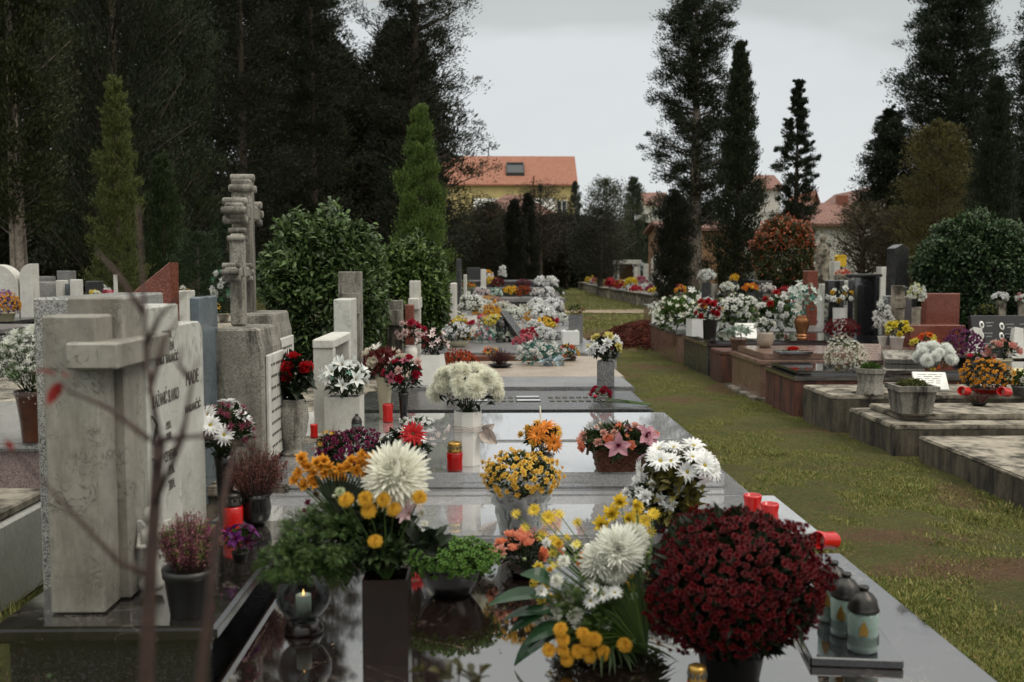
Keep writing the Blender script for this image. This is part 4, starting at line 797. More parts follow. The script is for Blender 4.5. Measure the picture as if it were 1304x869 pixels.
def hs(label, px0, px1, ptop, Y0, Y1, zb, mat, style='box', group=None, cat='headstone', name='headstone', cap=None, fx=0):
    x0, x1 = PY(px0, HZ, Y0)[0], PY(px1, HZ, Y0)[0]; zt = CAMZ+(HZ-ptop)*Y0/FPX; cx, cy_ = (x0+x1)/2, (Y0+Y1)/2; H = zt-zb; hx, hy = (x1-x0)/2, (Y1-Y0)/2
    root = empty(name, (cx, cy_, zb), label, cat, group); m_ = M[mat]
    if style == 'box': bbox(-hx, hx, -hy, hy, 0, H, .008).build('tablet', m_, root)
    elif style == 'slant': prism([(-hx, 0), (hx, 0), (hx, H), (-hx*.9+hx*.0, H*.72), (-hx, H*.70)], -hy, hy, 'y').build('tablet', m_, root)
    elif style == 'round':
        a = np.linspace(0, PI, 11); prism([(-hx, 0), (hx, 0)]+[(hx*math.cos(t), H-hx+hx*math.sin(t)) for t in a], -hy, hy, 'y').build('tablet', m_, root)
    elif style in ('quarterl', 'quarterr'):
        s_ = 1 if style == 'quarterr' else -1; a = np.linspace(0, PI/2, 9); po = [(-s_*hx, 0), (s_*hx, 0)]+[(-s_*hx+2*s_*hx*math.cos(t), H-min(H*.5, 2.2*hx)+min(H*.5, 2.2*hx)*math.sin(t)) for t in a]
        prism(po, -hy, hy, 'y').build('tablet', m_, root)
    elif style == 'obelisk':
        prism([(-hx, 0), (hx, 0), (hx, H-hx*.6), (0, H), (-hx, H-hx*.6)], -hy, hy, 'y').build('tablet', m_, root)
    elif style == 'crossX':   # cross lying in the Y-Z plane: seen edge on
        bbox(-hx, hx, -hx, hx, 0, H, .006).build('shaft', m_, root); bbox(-hx*.95, hx*.95, -hy, hy, H*.66, H*.66+hx*2, .006).build('arm', m_, root)
    elif style == 'crossY':
        t = hx*.28; bbox(-t, t, -t, t, 0, H, .005).build('shaft', m_, root); bbox(-hx, hx, -t*.9, t*.9, H*.68, H*.68+t*1.8, .005).build('arm', m_, root)
    elif style == 'frame':
        t = .05; bbox(-hx, hx, -hy, -hy+t*1.4, 0, H, .006).build('post', m_, root); bbox(-hx, hx, hy-t, hy, 0, H, .006).build('post', m_, root)
        bbox(-hx*1.02, hx*1.02, -hy-.01, hy+.01, H, H+.06, .008).build('lintel', m_, root); bbox(-hx*.8, hx*.3, -hy+t*1.5, hy-t*1.1, 0, H-.01, .004).build('tablet', M['marble'], root)
    if cap: bbox(-hx-.03, hx+.03, -hy-.03, hy+.03, H+.002, H+.05, .01).build('cap', M[cap], root)
    return root
# left row
hs('black and white speckled granite headstone hidden behind the inscribed marble one', 40, 112, 379, 3.75, 4.6, .0, 'speckled').location.x = -1.6
hs('polished blue grey headstone with a black edge, between the marble tablet and the stone crosses', 240, 254, 378, 4.7, 5.0, .36, 'bluestone')
hs('red brown granite headstone with a slanted top, behind the marble cross', 143, 216, 334, 7.0, 7.2, .45, 'redgran', 'slant')
def fleury(label, px0, px1, ptop, Y, zb, armz, al, group='mossy stone crosses with fleur ends'):
    x0, x1 = PY(px0, HZ, Y)[0], PY(px1, HZ, Y)[0]; hx = (x1-x0)/2; H = CAMZ+(HZ-ptop)*Y/FPX-zb; w = hx*.66; az = armz-zb
    root = empty('stone_cross', ((x0+x1)/2, Y, zb), label, 'cross', group); m_ = M['weathered']
    bbox(-hx*.85, hx*.85, -w, w, 0, H-.03, .012).build('shaft', m_, root); bbox(-hx*.8, hx*.8, -al, al, az-w, az+w, .012).build('arm', m_, root)
    def lobe(y, z, r):
        m = MB(); k = 14; V = []; 
        for xx in (-hx, -hx*.9, hx*.9, hx):
            q = r*(.86 if abs(xx) > hx*.95 else 1); V += [(xx, y+q*math.cos(2*PI*i/k), z+q*math.sin(2*PI*i/k)) for i in range(k)]
        F = [(j*k+i, j*k+(i+1) % k, (j+1)*k+(i+1) % k, (j+1)*k+i) for j in range(3) for i in range(k)]+[tuple(range(k-1, -1, -1)), tuple(3*k+i for i in range(k))]; m.add(V, F); m.build('fleur_end', m_, root, True)
    for (y, z) in ((0, H-w*.5), (-w*.95, H-w*1.9), (w*.95, H-w*1.9)): lobe(y, z, w*.5)
    for s_ in (-1, 1):
        for (y, z) in ((s_*al, az), (s_*(al-w*.8), az+w*1.15), (s_*(al-w*.8), az-w*1.15)): lobe(y, z, w*.5)
    return root
fleury('tall mossy stone cross with rounded lobes, highest of the crosses', 296, 326, 224, 5.78, 1.24, 1.82, .21)
fleury('shorter mossy stone cross with rounded lobes in front of the tall one', 292, 314, 291, 5.2, 1.2, 1.48, .155)
def plinthstone(label, x0, x1, y0, y1, zb, zt):
    root = empty('cross_pedestal', ((x0+x1)/2, (y0+y1)/2, zb), label, 'pedestal'); hx, hy, H = (x1-x0)/2, (y1-y0)/2, zt-zb
    prism([(-hx, 0), (hx, 0), (hx, H*.86), (hx*.86, H*.93), (hx*.8, H), (-hx*.8, H), (-hx, H*.93)], -hy, hy, 'y', b=.01).build('block', M['weathered'], root)
    t = bbox(hx+.001, hx+.02, -hy*.8, hy*.8, .1*H, .82*H, .004).build('tablet', M['white'], root); 
    mb = MB()
    
    for k in range(8):
        y = -hy*.6
        while y < hy*.5: l = random.uniform(.02, .05); bbox(hx+.0205, hx+.0225, y, y+l, H*(.74-.08*k), H*(.757-.08*k), 0, mb); y += l+random.uniform(.012, .03)
    mb.build('worn_lettering', M['letter'], t)
plinthstone('tall blackened stone pedestal carrying the shorter cross', -1.38, -1.13, 4.96, 5.42, .45, 1.2); plinthstone('stone pedestal with a pale tablet carrying the tall cross', -1.4, -1.19, 5.48, 6.0, .45, 1.25)
tomb('grey stone foot of the crosses beside the pot of heather', -1.75, -.98, 4.75, 6.2, .45, 'concrete', group=LG)
hs('open white marble frame shaped headstone above the marble vase with red roses', 397, 424, 444, 6.35, 7.1, .45, 'white', 'frame')
tomb('white marble plinth beneath the marble vase and the frame shaped headstone', -1.45, -.93, 6.22, 7.3, .45, 'white', group=LG)
tomb('white plinths under the small crosses further along the row', -1.65, -1.02, 7.5, 11.2, .42, 'concrete', group=LG)
tomb('long stone footing under the far headstones of the row', -1.8, -1.02, 11.4, 17, .42, 'concrete', group=LG)
# stone with leaning light tablet and a rough cross
hs('tapering pale marble stele leaning against the grey block cross', 424, 446, 381, 7.75, 8.1, .42, 'marble2'); hs('grey stone block cross with a broad head, just past the marble stele', 430, 458, 346, 8.3, 8.5, .42, 'weathered', 'crossX')
hs('small squat grey stone cross between the laurel bush and the pink flowers', 491, 511, 383, 10.2, 10.45, .42, 'weathered', 'crossX')
hs('slim white marble cross standing above the white vase', 519, 533, 358, 11.2, 11.8, .42, 'white', 'crossX'); hs('small dark red stone behind the white vase of pink flowers', 515, 526, 388, 10.6, 10.75, .42, 'redgran')
hs('thin grey headstone behind the pale pink bouquet', 548, 562, 392, 13.2, 13.5, .42, 'concrete'); hs('short grey column headstone before the lower laurel bush', 573, 580, 361, 14.5, 15.2, .42, 'white')
hs('tall slim dark stele at the foot of the arborvitae', 581, 587, 330, 18, 18.4, .0, 'dgrey'); hs('narrow white stele beside the slim dark one', 590, 594, 350, 18.6, 19, .0, 'white')
hs('slim pale pillar among the far white and yellow flowers', 612, 619, 343, 26.5, 27, .76, 'white'); hs('dark square headstone in the shade behind the slim pale pillar', 594, 612, 341, 31, 31.3, 0, 'dgrey')
for k, (a_, b_, t_, Y, mt, st, lb) in enumerate((
    (-6, 22, 337, 13.4, 'white', 'quarterr', 'white curved headstone, one wing of a pair, at the picture edge'), (24, 40, 336, 13.4, 'white', 'quarterl', 'white curved headstone, narrower wing of the pair, beside the mosaic stone'),
    (-4, 8, 350, 12.4, 'white', 'crossY', 'white stone cross in front of the curved pair'), (41, 62, 352, 14.2, 'grey', 'box', 'grey block on top of the mosaic faced stone'),
    (43, 70, 359, 13.9, 'speckled', 'box', 'black and white mosaic faced headstone'), (70, 78, 357, 13.8, 'white', 'box', 'narrow white post next to the mosaic faced headstone'), (79, 87, 361, 13.9, 'bluestone', 'box', 'narrow blue grey headstone between two white posts'),
    (88, 97, 356, 13.8, 'white', 'box', 'white post beyond the narrow blue grey headstone'), (72, 90, 345, 17, 'grey', 'box', 'far grey headstone with a light side, above the white posts'), (108, 124, 358, 14.5, 'dgrey', 'box', 'dark headstone behind the small yellow and pink posy'),
    (135, 150, 350, 12.6, 'white', 'crossY', 'broken white cross behind the posy with yellow and pink flowers'), (226, 238, 370, 8.4, 'white', 'box', 'whitish headstone next to the planter with yellow flowers'))):
    hs(lb, a_, b_, t_, Y, Y+.22, .42 if Y < 16 else 0, mt, st)
# right side headstones
for (a_, b_, t_, Y, dp, zb, mt, st, lb, cp) in (
    (1140, 1157, 311, 15.2, .35, .4, 'dgrey', 'obelisk', 'tall dark grey stele with a pointed top, highest on the far side', None),
    (1156, 1168, 366, 14.6, .3, .4, 'dgrey', 'box', 'lower dark grey slab beside the pointed stele', None),
    (1089, 1121, 353, 15.6, .3, .42, 'black', 'box', 'broad black headstone with a wide cap, near the pointed stele', 'dgrey'),
    (1056, 1081, 357, 16.2, .2, .42, 'black', 'box', 'black headstone behind the white and yellow bouquet', None), (1081, 1087, 358, 16.0, .2, .42, 'white', 'box', 'white post beside the black headstone', None),
    (1048, 1054, 362, 16.6, .2, .42, 'white', 'box', 'slim white post between the brown column and the black headstone', None),
    (1132, 1145, 377, 13.2, .2, .4, 'greypol', 'box', 'glossy grey headstone just in front of the pointed stele', None), (1152, 1163, 378, 13.3, .2, .4, 'greypol', 'box', 'glossy grey headstone behind the small white cross', None),
    (1142, 1155, 364, 12.9, .2, .4, 'concrete', 'crossX', 'small stone cross column between two glossy grey headstones', None),
    (1181, 1224, 374, 12.7, .16, .4, 'redgran', 'box', 'red brown granite headstone with a small ridge on top', None), (1161, 1232, 415, 12.2, .3, .3, 'redgran', 'box', 'low red brown granite block in front of the red brown headstone', None),
    (1285, 1320, 362, 14, .2, .3, 'redgran', 'box', 'dark red headstone in shade under the laurel ball', None),
    (1029, 1042, 345, 17.4, .3, .42, 'redgran', 'box', 'tall red brown column beside the curved white arch', None), (930, 940, 353, 23, .25, .2, 'dgrey', 'box', 'small far headstone with a yellow flower on top', None),
    (946, 962, 355, 24, .3, .2, 'black', 'box', 'far black headstone below the red leaved tree', None), (965, 984, 358, 23, .3, .2, 'dgrey', 'box', 'far dark headstone framing white flowers', None),
    (986, 1004, 350, 24.5, .3, .2, 'black', 'box', 'far glossy headstone under the edge of the red leaved tree', None), (963, 975, 336, 30, .3, 0, 'concrete', 'round', 'far rounded grey headstone under the red leaved tree', None),
    (893, 905, 345, 30, .3, 0, 'concrete', 'box', 'grey headstone beside the pale trunk of the ragged conifer', None), (906, 914, 362, 27, .3, 0, 'weathered', 'box', 'leaning old stone by the dense cypress', None),
    (1062, 1070, 333, 28, .3, 0, 'white', 'box', 'far white headstone under the yellow box', None), (1068, 1080, 350, 20, .3, .2, 'concrete', 'box', 'far pale headstone between the black ones', None),
    (1122, 1131, 340, 24, .3, 0, 'white', 'box', 'small white far headstone beside the broad black one', None), (1170, 1180, 392, 12.9, .1, .4, 'white', 'box', 'thin white slab at the side of the red brown headstone', None),
    (820, 826, 336, 50, .3, .4, 'white', 'box', 'tiny white pillar at the end of the far row', None), (833, 838, 332, 45, .3, .4, 'concrete', 'box', 'grey pillar headstone in the far row beside the cypress column', None), (808, 812, 340, 52, .3, .4, 'white', 'box', 'little white post by the flat roofed shelter', None)):
    hs(lb, a_, b_, t_, Y, Y+dp, zb, mt, st, cap=cp)
# curved white arch stone and the statue
root = empty('arch_stone', (PY(1012, HZ, 18)[0], 18, .4), 'white stone with a curved swan neck top beside the brown column', 'headstone')
a = np.linspace(PI, .25*PI, 9); po = [(-.02+.0, 0), (.07, 0), (.07, .62)]+[(.19-.12*math.cos(PI-t)*1.0, .66+.1*math.sin(t)) for t in a]+[(.34, .66)]+[(.19-.2*math.cos(PI-t), .68+.17*math.sin(t)) for t in a[::-1]]
prism(po, -.08, .08, 'y', b=0).build('arch', M['white'], root)
root = empty('statue', (PY(1047, HZ, 29)[0], 29, 0), 'white statue of a standing robed figure on a low base far behind the graves', 'statue')
rect(-.35, .35, -.3, .3, 0, .9, 'pedestal', 'white', root)
lathe([(.2, .9), (.24, 1.1), (.19, 1.6), (.2, 1.85), (.22, 2.05), (.13, 2.18), (.07, 2.24), (.1, 2.32), (.11, 2.42), (.06, 2.5), (.001, 2.52)], 14).build('figure', M['concrete'], root, True)
rect(-.95, -.35, -.2, .2, 0, 1.15, 'side_block', 'white', root)
root = empty('yellow_box', (PY(1070, HZ, 30)[0], 30, 1.05), 'small bright yellow box on a post in the distance', 'post box'); M['yel'] = plain('yellow paint', 'c9a21a', .5, var=.05)
rect(-.14, .14, -.12, .12, .5, .8, 'box', 'yel', root); prism([(-.16, .802), (.16, .802), (.1, .86), (-.1, .86)], -.13, .13, 'y', b=0).build('lid', M['yel'], root); rect(-.04, .04, -.04, .04, -1.05, .5, 'post', 'pewter', root)
# reclined black headstone with oval portraits
root = empty('headstone', (PY(1278, 430, 11.6)[0], 11.6, .44), 'reclined glossy black headstone with pairs of white oval portraits', 'headstone')
q = bbox(-.34, .42, -.04, .04, 0, .52, .008); o = q.build('tablet', M['blackmatt'], root); o.rotation_euler = (-.35, 0, 0)
for (x, z) in ((-.22, .40), (-.24, .27), (-.27, .14), (.02, .38), (.0, .26)):
    mb = lathe([(.001, 0), (.03, 0), (.036, .003), (.038, .006), (.034, .01), (.001, .01)], 16); e = mb.build('portrait', M['whiteceram'], o, True); e.location = (x, -.04, z); e.rotation_euler = (PI/2, 0, 0); e.scale = (.8, 1.25, 1)
    lathe([(.001, 0), (.02, 0), (.02, .002)], 12, close=True).build('face', M['dgrey'], e).location.z = .01
mb = MB()
for (x, z, w_) in ((-.12, .42, .1), (-.13, .38, .07), (-.15, .29, .1), (-.15, .25, .07), (-.18, .16, .1), (.12, .4, .1), (.12, .36, .07), (.1, .28, .1), (.1, .24, .07), (.28, .4, .08)): bbox(x-w_/2, x+w_/2, -.0425, -.041, z, z+.014, 0, mb)
mb.build('lettering', M['grey'], o)
for (px_, lb) in ((1243, 'pale stone wing on the near side of the reclined black headstone'), (1296, 'pale stone wing beyond the reclined black headstone')):
    root = empty('stone_wing', (PY(px_, 430, 11.45)[0], 11.45, .44), lb, 'headstone'); o = prism([(-.09, 0), (.07, 0), (.1, .36), (0, .38)], -.05, .05, 'y').build('tablet', M['white'], root); o.rotation_euler = (-.3, 0, 0)
# plaques
def plaque(label, px, py, w_, h_, mat, lines=5, ang=.9, rz=-.5, name='memorial_plaque', th=.03, foot='dgrey'):
    p = hit(px, py); root = empty(name, p, label, 'plaque', rz=rz); o = bbox(-w_/2, w_/2, 0, h_, 0, th, .005).build('tablet', M[mat], root); o.rotation_euler = (ang, 0, 0); 
    prism([(0.03, 0), (h_*math.cos(ang)*.9, 0), (h_*math.cos(ang)*.9, h_*math.sin(ang)*.86)], -w_*.25, w_*.25, 'x', b=0).build('support', M[foot], root)
    if lines:
        mb = MB(); 
        for k in range(lines):
            x = -w_*.36
            while x < w_*.32:
                l = random.uniform(.03, .09)*w_/.3; bbox(x, min(x+l, w_*.4), h_*(.82-.6*k/lines), h_*(.845-.6*k/lines), th+.0005, th+.0015, 0, mb); x += l+.02
        mb.build('engraved_lines', M['dgrey'], o)
    return root
plaque('pale open book plaque leaning behind the square stone planter', 1187, 499, .3, .27, 'whiteceram', 5, .55, -.25)
plaque('pinkish stone plaque with faint writing beside the rock shaped plaque', 1112, 458, .26, .3, 'pink', 4, .6, -.25)
plaque('rough grey rock shaped memorial plaque', 1152, 464, .42, .24, 'weathered', 0, .35, -.2, th=.06)
plaque('small dark plaque with a white sheet behind the pot of pale succulents', 950, 433, .3, .3, 'whiteceram', 3, .75, -.2)
plaque('small dark tilted plaque beside the glass lantern on the stepped grave', 668, 436, .24, .5, 'dgrey', 0, .9, 1.2)
# ------------------------------------------------------------------ flower arrangements
def px2(blooms, Y): return [(k, c, n, S(r_, Y)) for k, c, n, r_ in blooms]
def A(label, px, pyb, w_, h_, blooms, hold=None, leaf='dark', name='flower_arrangement', cat='flowers', group=None, **kw):
    p = hit(px, pyb); Y = p[1]; 
    if hold: hold = (hold[0], S(hold[1], Y), S(hold[2], Y), M[hold[3]])
    return arrange(name, label, cat, p, S(w_, Y), S(h_, Y), px2(blooms, Y), leaf, hold, group, **kw)
def D_(label, px, pyb, w_, h_, col, hold=None, br=3, name='chrysanthemum_plant', **kw):
    p = hit(px, pyb); Y = p[1]
    if hold: hold = (hold[0], S(hold[1], Y), S(hold[2], Y), M[hold[3]])
    return mumdome(name, label, p, S(w_, Y), S(h_, Y), col, hold, br=S(br, Y), **kw)
W, CR, PY_, YL, OR, SA, RD, DR, PK, MG, PU, WP = 'ecece8', 'd6cfb8', 'd8cc7c', 'd9a62c', 'd9862c', 'dd8468', 'a80f18', '6a0c16', 'c87884', '8a1f50', '5e2450', 'd8c0bc'
def put(root, px, py, Y, kd, col, rp, nrm=None, lo=False):
    p = PY(px, py, Y)-np.array(root.location); o = link('bloom', bloom_mesh(kd, col, lo), root, p); n = nrm or (random.uniform(-.5, .5), random.uniform(-1, -.4), random.uniform(.2, .9))
    o.rotation_euler = rot_to(n, random.uniform(0, 6)); o.scale = (S(rp, Y)*random.uniform(.93, 1.07),)*3; return p
# --- the big red mum
D_('huge dark red ball of chrysanthemums in a black pot on the brown marble slab', 930, 862, 228, 162, '600910', ('pot', 50, 68, 'blackplast'), br=5.4, dens=3.4, zmin=-.6, kind='smallpom', leafn=3600, col2='4a070d')
# --- tall bouquet in the square brown vase (next to the red mum)
p0 = hit(494, 836); Y0 = p0[1]; root = empty('bouquet', p0, 'yellow and white bouquet with asparagus fern in a tall square brown vase', 'bouquet', rz=0)
zt = holder('square', S(29, Y0), S(110, Y0), M['brownceram'], root)
st = MB(); base = np.array([0, 0, zt*.9])
for (x, y, dy, kd, c, rr) in [(505, 608, .02, 'bigmum', 'eceadc', 43)]+[(x, y, .03, 'carnation', 'dda038', 10) for x, y in ((381, 603), (392, 596), (403, 590), (412, 603), (396, 611), (408, 595), (386, 592), (400, 604), (448, 588), (460, 590), (470, 596), (455, 600), (466, 604), (443, 596), (474, 586), (462, 580), (376, 612), (388, 618), (400, 617), (412, 588), (420, 596), (424, 606), (432, 598), (384, 584), (478, 600), (486, 594), (436, 610))]+[
    (x, y, .05, 'small', '6a1c3c', 6) for x, y in ((392, 640), (400, 652), (408, 644), (398, 664), (410, 660), (402, 630), (388, 652), (414, 672))]+[
    (x, y, -.06, 'santini', 'd8ad3c', 11.5) for x, y in ((441, 637), (466, 636), (470, 651), (502, 649), (489, 637), (534, 634), (478, 690))]+[(433, 627, -.05, 'pompon', 'b8c09a', 8), (523, 655, -.04, 'lily', 'c0a4a8', 18), (514, 662, .0, 'lily', 'b39aa0', 15), (537, 655, 0, 'daisy', 'cfcfc4', 8), (540, 668, 0, 'daisy', 'cfcfc4', 7), (425, 632, 0, 'bud', 'c8c8b0', 5)]:
    p = put(root, x, y, Y0+dy, kd, c, rr); tube([base, (base+p)/2+[0, 0, .02], p], [.003, .0025, .002], 4, st)
st.build('stems', LM('fern'), root)
c_ = PY(425, 690, Y0+.05)-p0; leafmass('asparagus_fern', root, c_, (.16, .09, .11), 420, .075, 'fern', 'FERN', updown=-.1, zmin=-1)
c_ = PY(372, 715, Y0)-p0; leafmass('asparagus_fern', root, c_, (.1, .08, .06), 130, .06, 'fern', 'FERN', updown=-.3, zmin=-1)
c_ = PY(478, 675, Y0+.05)-p0; leafmass('foliage', root, c_, (.12, .07, .1), 600, .045, 'dark', 'BL', zmin=-1)
c_ = PY(488, 702, Y0-.02)-p0; leafmass('foliage', root, c_, (.075, .05, .05), 260, .04, 'broad', 'BL', zmin=-1)
c_ = PY(548, 692, Y0)-p0; leafmass('heart_leaves', root, c_, (.06, .05, .04), 22, .075, 'dark', 'BL', zmin=-1)
fan = MB(); c_ = PY(430, 642, Y0-.0)-p0
for k in range(17):
    t = -1.0+2.0*k/16; V, F = strip(.125, .013, (0, .01, 0), .3, 4, .1); ca, sa = math.cos(-t*.7-.15), math.sin(-t*.7-.15); fan.add(np.stack([V[:, 0]*ca-V[:, 1]*sa, V[:, 2], V[:, 0]*sa+V[:, 1]*ca], 1)+c_-[0, 0, .03], F)
fan.build('palm_fan', LM('dark'), root)
# --- lying spray of yellow and white flowers
p0 = hit(770, 846); Y0 = p0[1]; root = empty('flower_spray', p0, 'loose yellow and white flower spray with big dark leaves lying beside the dark red mum', 'flowers', rz=0)
L_ = []
L_ += [(x, y, .25, 'daisy', 'd6b83a', r_) for x, y, r_ in ((657, 655, 7), (680, 650, 10), (698, 660, 12), (712, 655, 9), (669, 672, 8), (705, 690, 10), (690, 682, 9), (735, 665, 8), (722, 685, 7), (820, 665, 12), (832, 655, 10), (812, 652, 10), (828, 678, 9), (805, 668, 10))]
L_ += [(x, y, .22, 'carnation', 'd8bc3c', r_) for x, y, r_ in ((790, 640, 13), (780, 655, 15), (800, 662, 13), (765, 668, 13), (810, 645, 11))]
L_ += [(788, 700, .06, 'bigmum', 'ecece0', 33), (760, 716, .05, 'bigmum', 'dcdcd2', 28), (806, 688, .1, 'bigmum', 'd8d8cc', 24), (782, 728, .04, 'bigmum', 'd8d8cc', 21)]
L_ += [(x, y, .06, 'santini', 'd98a2c', 8) for x, y in ((740, 718), (750, 728), (762, 725), (745, 708), (770, 735), (757, 738), (772, 712), (765, 744))]
L_ += [(x, y, .04, 'carnation', 'd6c04e', 9) for x, y in ((686, 722), (682, 738), (695, 750), (710, 762), (690, 765), (715, 718), (680, 750))]
L_ += [(x, y, .02, 'pompon', 'e6e6dc', 10) for x, y in ((709, 740), (723, 755), (724, 762), (752, 745), (718, 715), (708, 781), (700, 792), (710, 795), (730, 786), (734, 796), (695, 802), (685, 790), (772, 795), (735, 782))]
L_ += [(x, y, 0, 'daisy', 'ecece6', 11) for x, y in ((768, 757), (752, 765), (783, 755), (757, 752), (689, 754))]
L_ += [(x, y, -.05, 'santini', 'd9a93a', 11) for x, y in ((714, 802), (716, 815), (699, 828), (716, 829), (742, 808), (744, 826), (750, 836), (768, 832), (795, 822), (736, 830), (722, 840), (757, 815), (748, 814))]
for q in range(95):
    x, y = random.uniform(688, 832), random.uniform(690, 828); L_.append((x, y, random.uniform(.05, .16), random.choice(('daisy', 'pompon', 'carnation', 'bud')), random.choice(('e6e6dc', 'd8c85c', 'd8b03c', '9aa870', 'ecece6')), random.uniform(5, 9)))
st = MB(); base = np.array([.12, .0, .03])
for (x, y, dy, kd, c, rr) in L_:
    p = put(root, x, y, Y0+dy, kd, c, rr, lo=rr < 10); tube([base, (base+p)/2+[0, 0, .03], p], [.003, .0025, .0018], 3, st)
st.build('stems', LM('bright'), root)
c_ = PY(765, 790, Y0+.14)-p0; leafmass('foliage', root, c_, (.15, .1, .1), 800, .045, 'fern', 'FERN', updown=.0, zmin=-1)
c_ = PY(800, 745, Y0+.27)-p0; leafmass('foliage', root, c_, (.12, .08, .11), 300, .05, 'broad', 'BL', updown=.2, zmin=-1)
c_ = PY(740, 775, Y0+.02)-p0; leafmass('foliage', root, c_, (.11, .04, .1), 300, .035, 'bright', 'FERN', updown=.2, zmin=-1)
lf = MB()
for (xa, ya, xb, yb, w_) in ((700, 760, 622, 764, .06), (700, 742, 668, 728, .05), (705, 785, 642, 782, .055), (712, 805, 652, 842, .07), (720, 800, 668, 815, .06), (700, 775, 650, 800, .05)):
    a, b2 = PY(xa, ya, Y0)-p0, PY(xb, yb, Y0-.03)-p0; l = np.linalg.norm(b2-a); V, F = strip(l, w_/1, (0, .03, -.02), .12, 7, .12); lf.scatter(MB().add(V, F).flat(), frames_up((b2-a)[None], 1, (0, -.5, 1), j=.15), a[None])
lf.build('broad_leaves', petal_m('1f3a22', .2, .25, .1), root)
lf = MB()
for k in range(26):
    t = random.uniform(0, 1); a = PY(770+20*t, 815, Y0)-p0; b2 = P(755+115*t, 862+random.uniform(-8, 6)-25*t, .372)-p0; b2[1] = max(b2[1], -.32); l = np.linalg.norm(b2-a); V, F = strip(l, .011, (0, .02, .0), .3, 5, .1); lf.scatter(MB().add(V, F).flat(), frames_up((b2-a)[None], 1, j=.2), a[None])
lf.build('palm_blades', LM('palm'), root)
# --- the rest of the near group
A('low bowl of bright green succulents on the brown marble slab', 575, 757, 122, 44, [('small', '5a7c36', 380, 5)], ('bowl', 46, 42, 'blackceram'), 'succ', leafn=900, lsize=.03, zmin=-.45, lift=.012, cat='potted plant', name='succulent_bowl')
A('low arrangement of salmon roses with one pink lily beside the succulent bowl', 668, 733, 88, 44, [('rose', 'e0987c', 12, 12), ('rose', 'dc8c68', 5, 10), ('lily', 'c890a0', 1, 20), ('bud', '8fa070', 4, 5), ('carnation', 'd8a08e', 4, 9)], ('bowl', 26, 10, 'blackceram'), 'dark', leafn=160, lsize=.04)
def wrap(root, c, rad):
    r0 = rad[0]*.72; V = []; F = []; n = 40; m_ = 9
    for j in range(m_):
        for i in range(n):
            a = 2*PI*i/n; t = j/(m_-1); r_ = r0*(.72+.38*t)+.012*math.sin(a*9+j)*t+.01*math.sin(a*17-j*2); V.append((r_*math.cos(a), r_*math.sin(a), .004+t*c[2]*(.98+.12*math.sin(a*5))))
    for j in range(m_-1):
        for i in range(n): q = (i+1) % n; F.append((j*n+i, j*n+q, (j+1)*n+q, (j+1)*n+i))
    MB().add(V, F).build('wrapping', M['film'], root, True)
r_ = D_('round yellow orange mum in a grey pot wrapped in clear film', 663, 690, 98, 56, 'e2b854', ('pot', 33, 52, 'grey'), br=5.2, dens=1.15, leaf='broad', leafn=600); wrap(r_, np.array([0, 0, S(58, 4)]), np.array([S(48, 4)]*3))
root = A('white daisies over olive green foliage at the lawn end of the pale granite grave', 868, 684, 100, 46, [('daisy', W, 17, 15), ('daisy', 'b9a3b0', 4, 9)], ('vase', 15, 66, 'blackplast'), 'olive', leafn=90)
leafmass('olive_foliage', root, (-.03, -.07, .17), (.12, .07, .15), 260, .055, '5a5426', 'BL', zmin=-1)
A('burgundy and white small mums next to the basket of orchids', 806, 612, 42, 42, [('small', '6a2038', 22, 6), ('daisy', W, 4, 8)], ('pot', 10, 16, 'blackplast'), 'dark')
A('bunch of ruffled white carnations between the red mum and the daisies', 842, 688, 84, 48, [('carnation', W, 22, 11)], ('vase', 14, 22, 'blackplast'), 'broad')
def basket_handle(root, c, rad):
    a = np.linspace(0, PI, 17); tube([(rad[0]*.8*math.cos(t), 0, .08+rad[2]*1.5*math.sin(t)) for t in a], [.007]*17, 6).build('handle', M['wicker'], root)
root = A('wicker basket of dusty pink orchids and salmon roses', 790, 604, 104, 40, [('orchid', 'b0808a', 6, 16), ('rose', 'd98a6c', 9, 9), ('carnation', 'd3a596', 9, 8), ('small', 'c87c58', 10, 5), ('carnation', 'd8c8b8', 3, 8)], None, 'broad', lift=S(36, 4.9), extra=basket_handle, name='flower_basket', rz=.1)
bk = MB(); hw_, hd_ = S(31, 4.9), .07
for k in range(7):
    z = .006+k*.016; f = .85+.03*k
    for ph in range(2):
        pts = []
        for (xa, ya, xb, yb, n_) in ((-1, -1, 1, -1, 12), (1, -1, 1, 1, 6), (1, 1, -1, 1, 12), (-1, 1, -1, -1, 6)):
            for q in range(n_): t = q/n_; e = .004*(1 if (q+k+ph) % 2 else -1); pts.append(((xa+(xb-xa)*t)*(hw_*f+e), (ya+(yb-ya)*t)*(hd_*f+e), z+ph*.008))
        tube(pts+[pts[0]], [.0055]*(len(pts)+1), 4, bk)
bbox(-hw_*.8, hw_*.8, -hd_*.8, hd_*.8, .002, .1, 0, bk); bk.build('basket', M['wicker'], root)
root = A('orange and yellow gerberas with dark leaves in a small grey bowl', 690, 590, 50, 40, [('gerbera', 'df8a30', 3, 15), ('gerbera', 'd9aa48', 4, 10), ('carnation', 'd9b050', 5, 8)], ('bowl', 17, 12, 'greypol'), 'dark', leafn=60, lshape='BL', lsize=.07)
tube([(0, 0, .05), (-.01, 0, S(72, 5.2))], [.006, .004], 8).build('taper_candle', M['wax'], root)
root = A('tight white chrysanthemum bouquet in a tall white eight sided vase with a lace bow', 596, 592, 78, 56, [('bigmum', 'eceada', 34, 13)], ('hex', 19, 70, 'whiteceram'), 'dark', rz=0, leafn=120, zmin=.0)
bw = MB(); cy_ = S(45, 5.1)
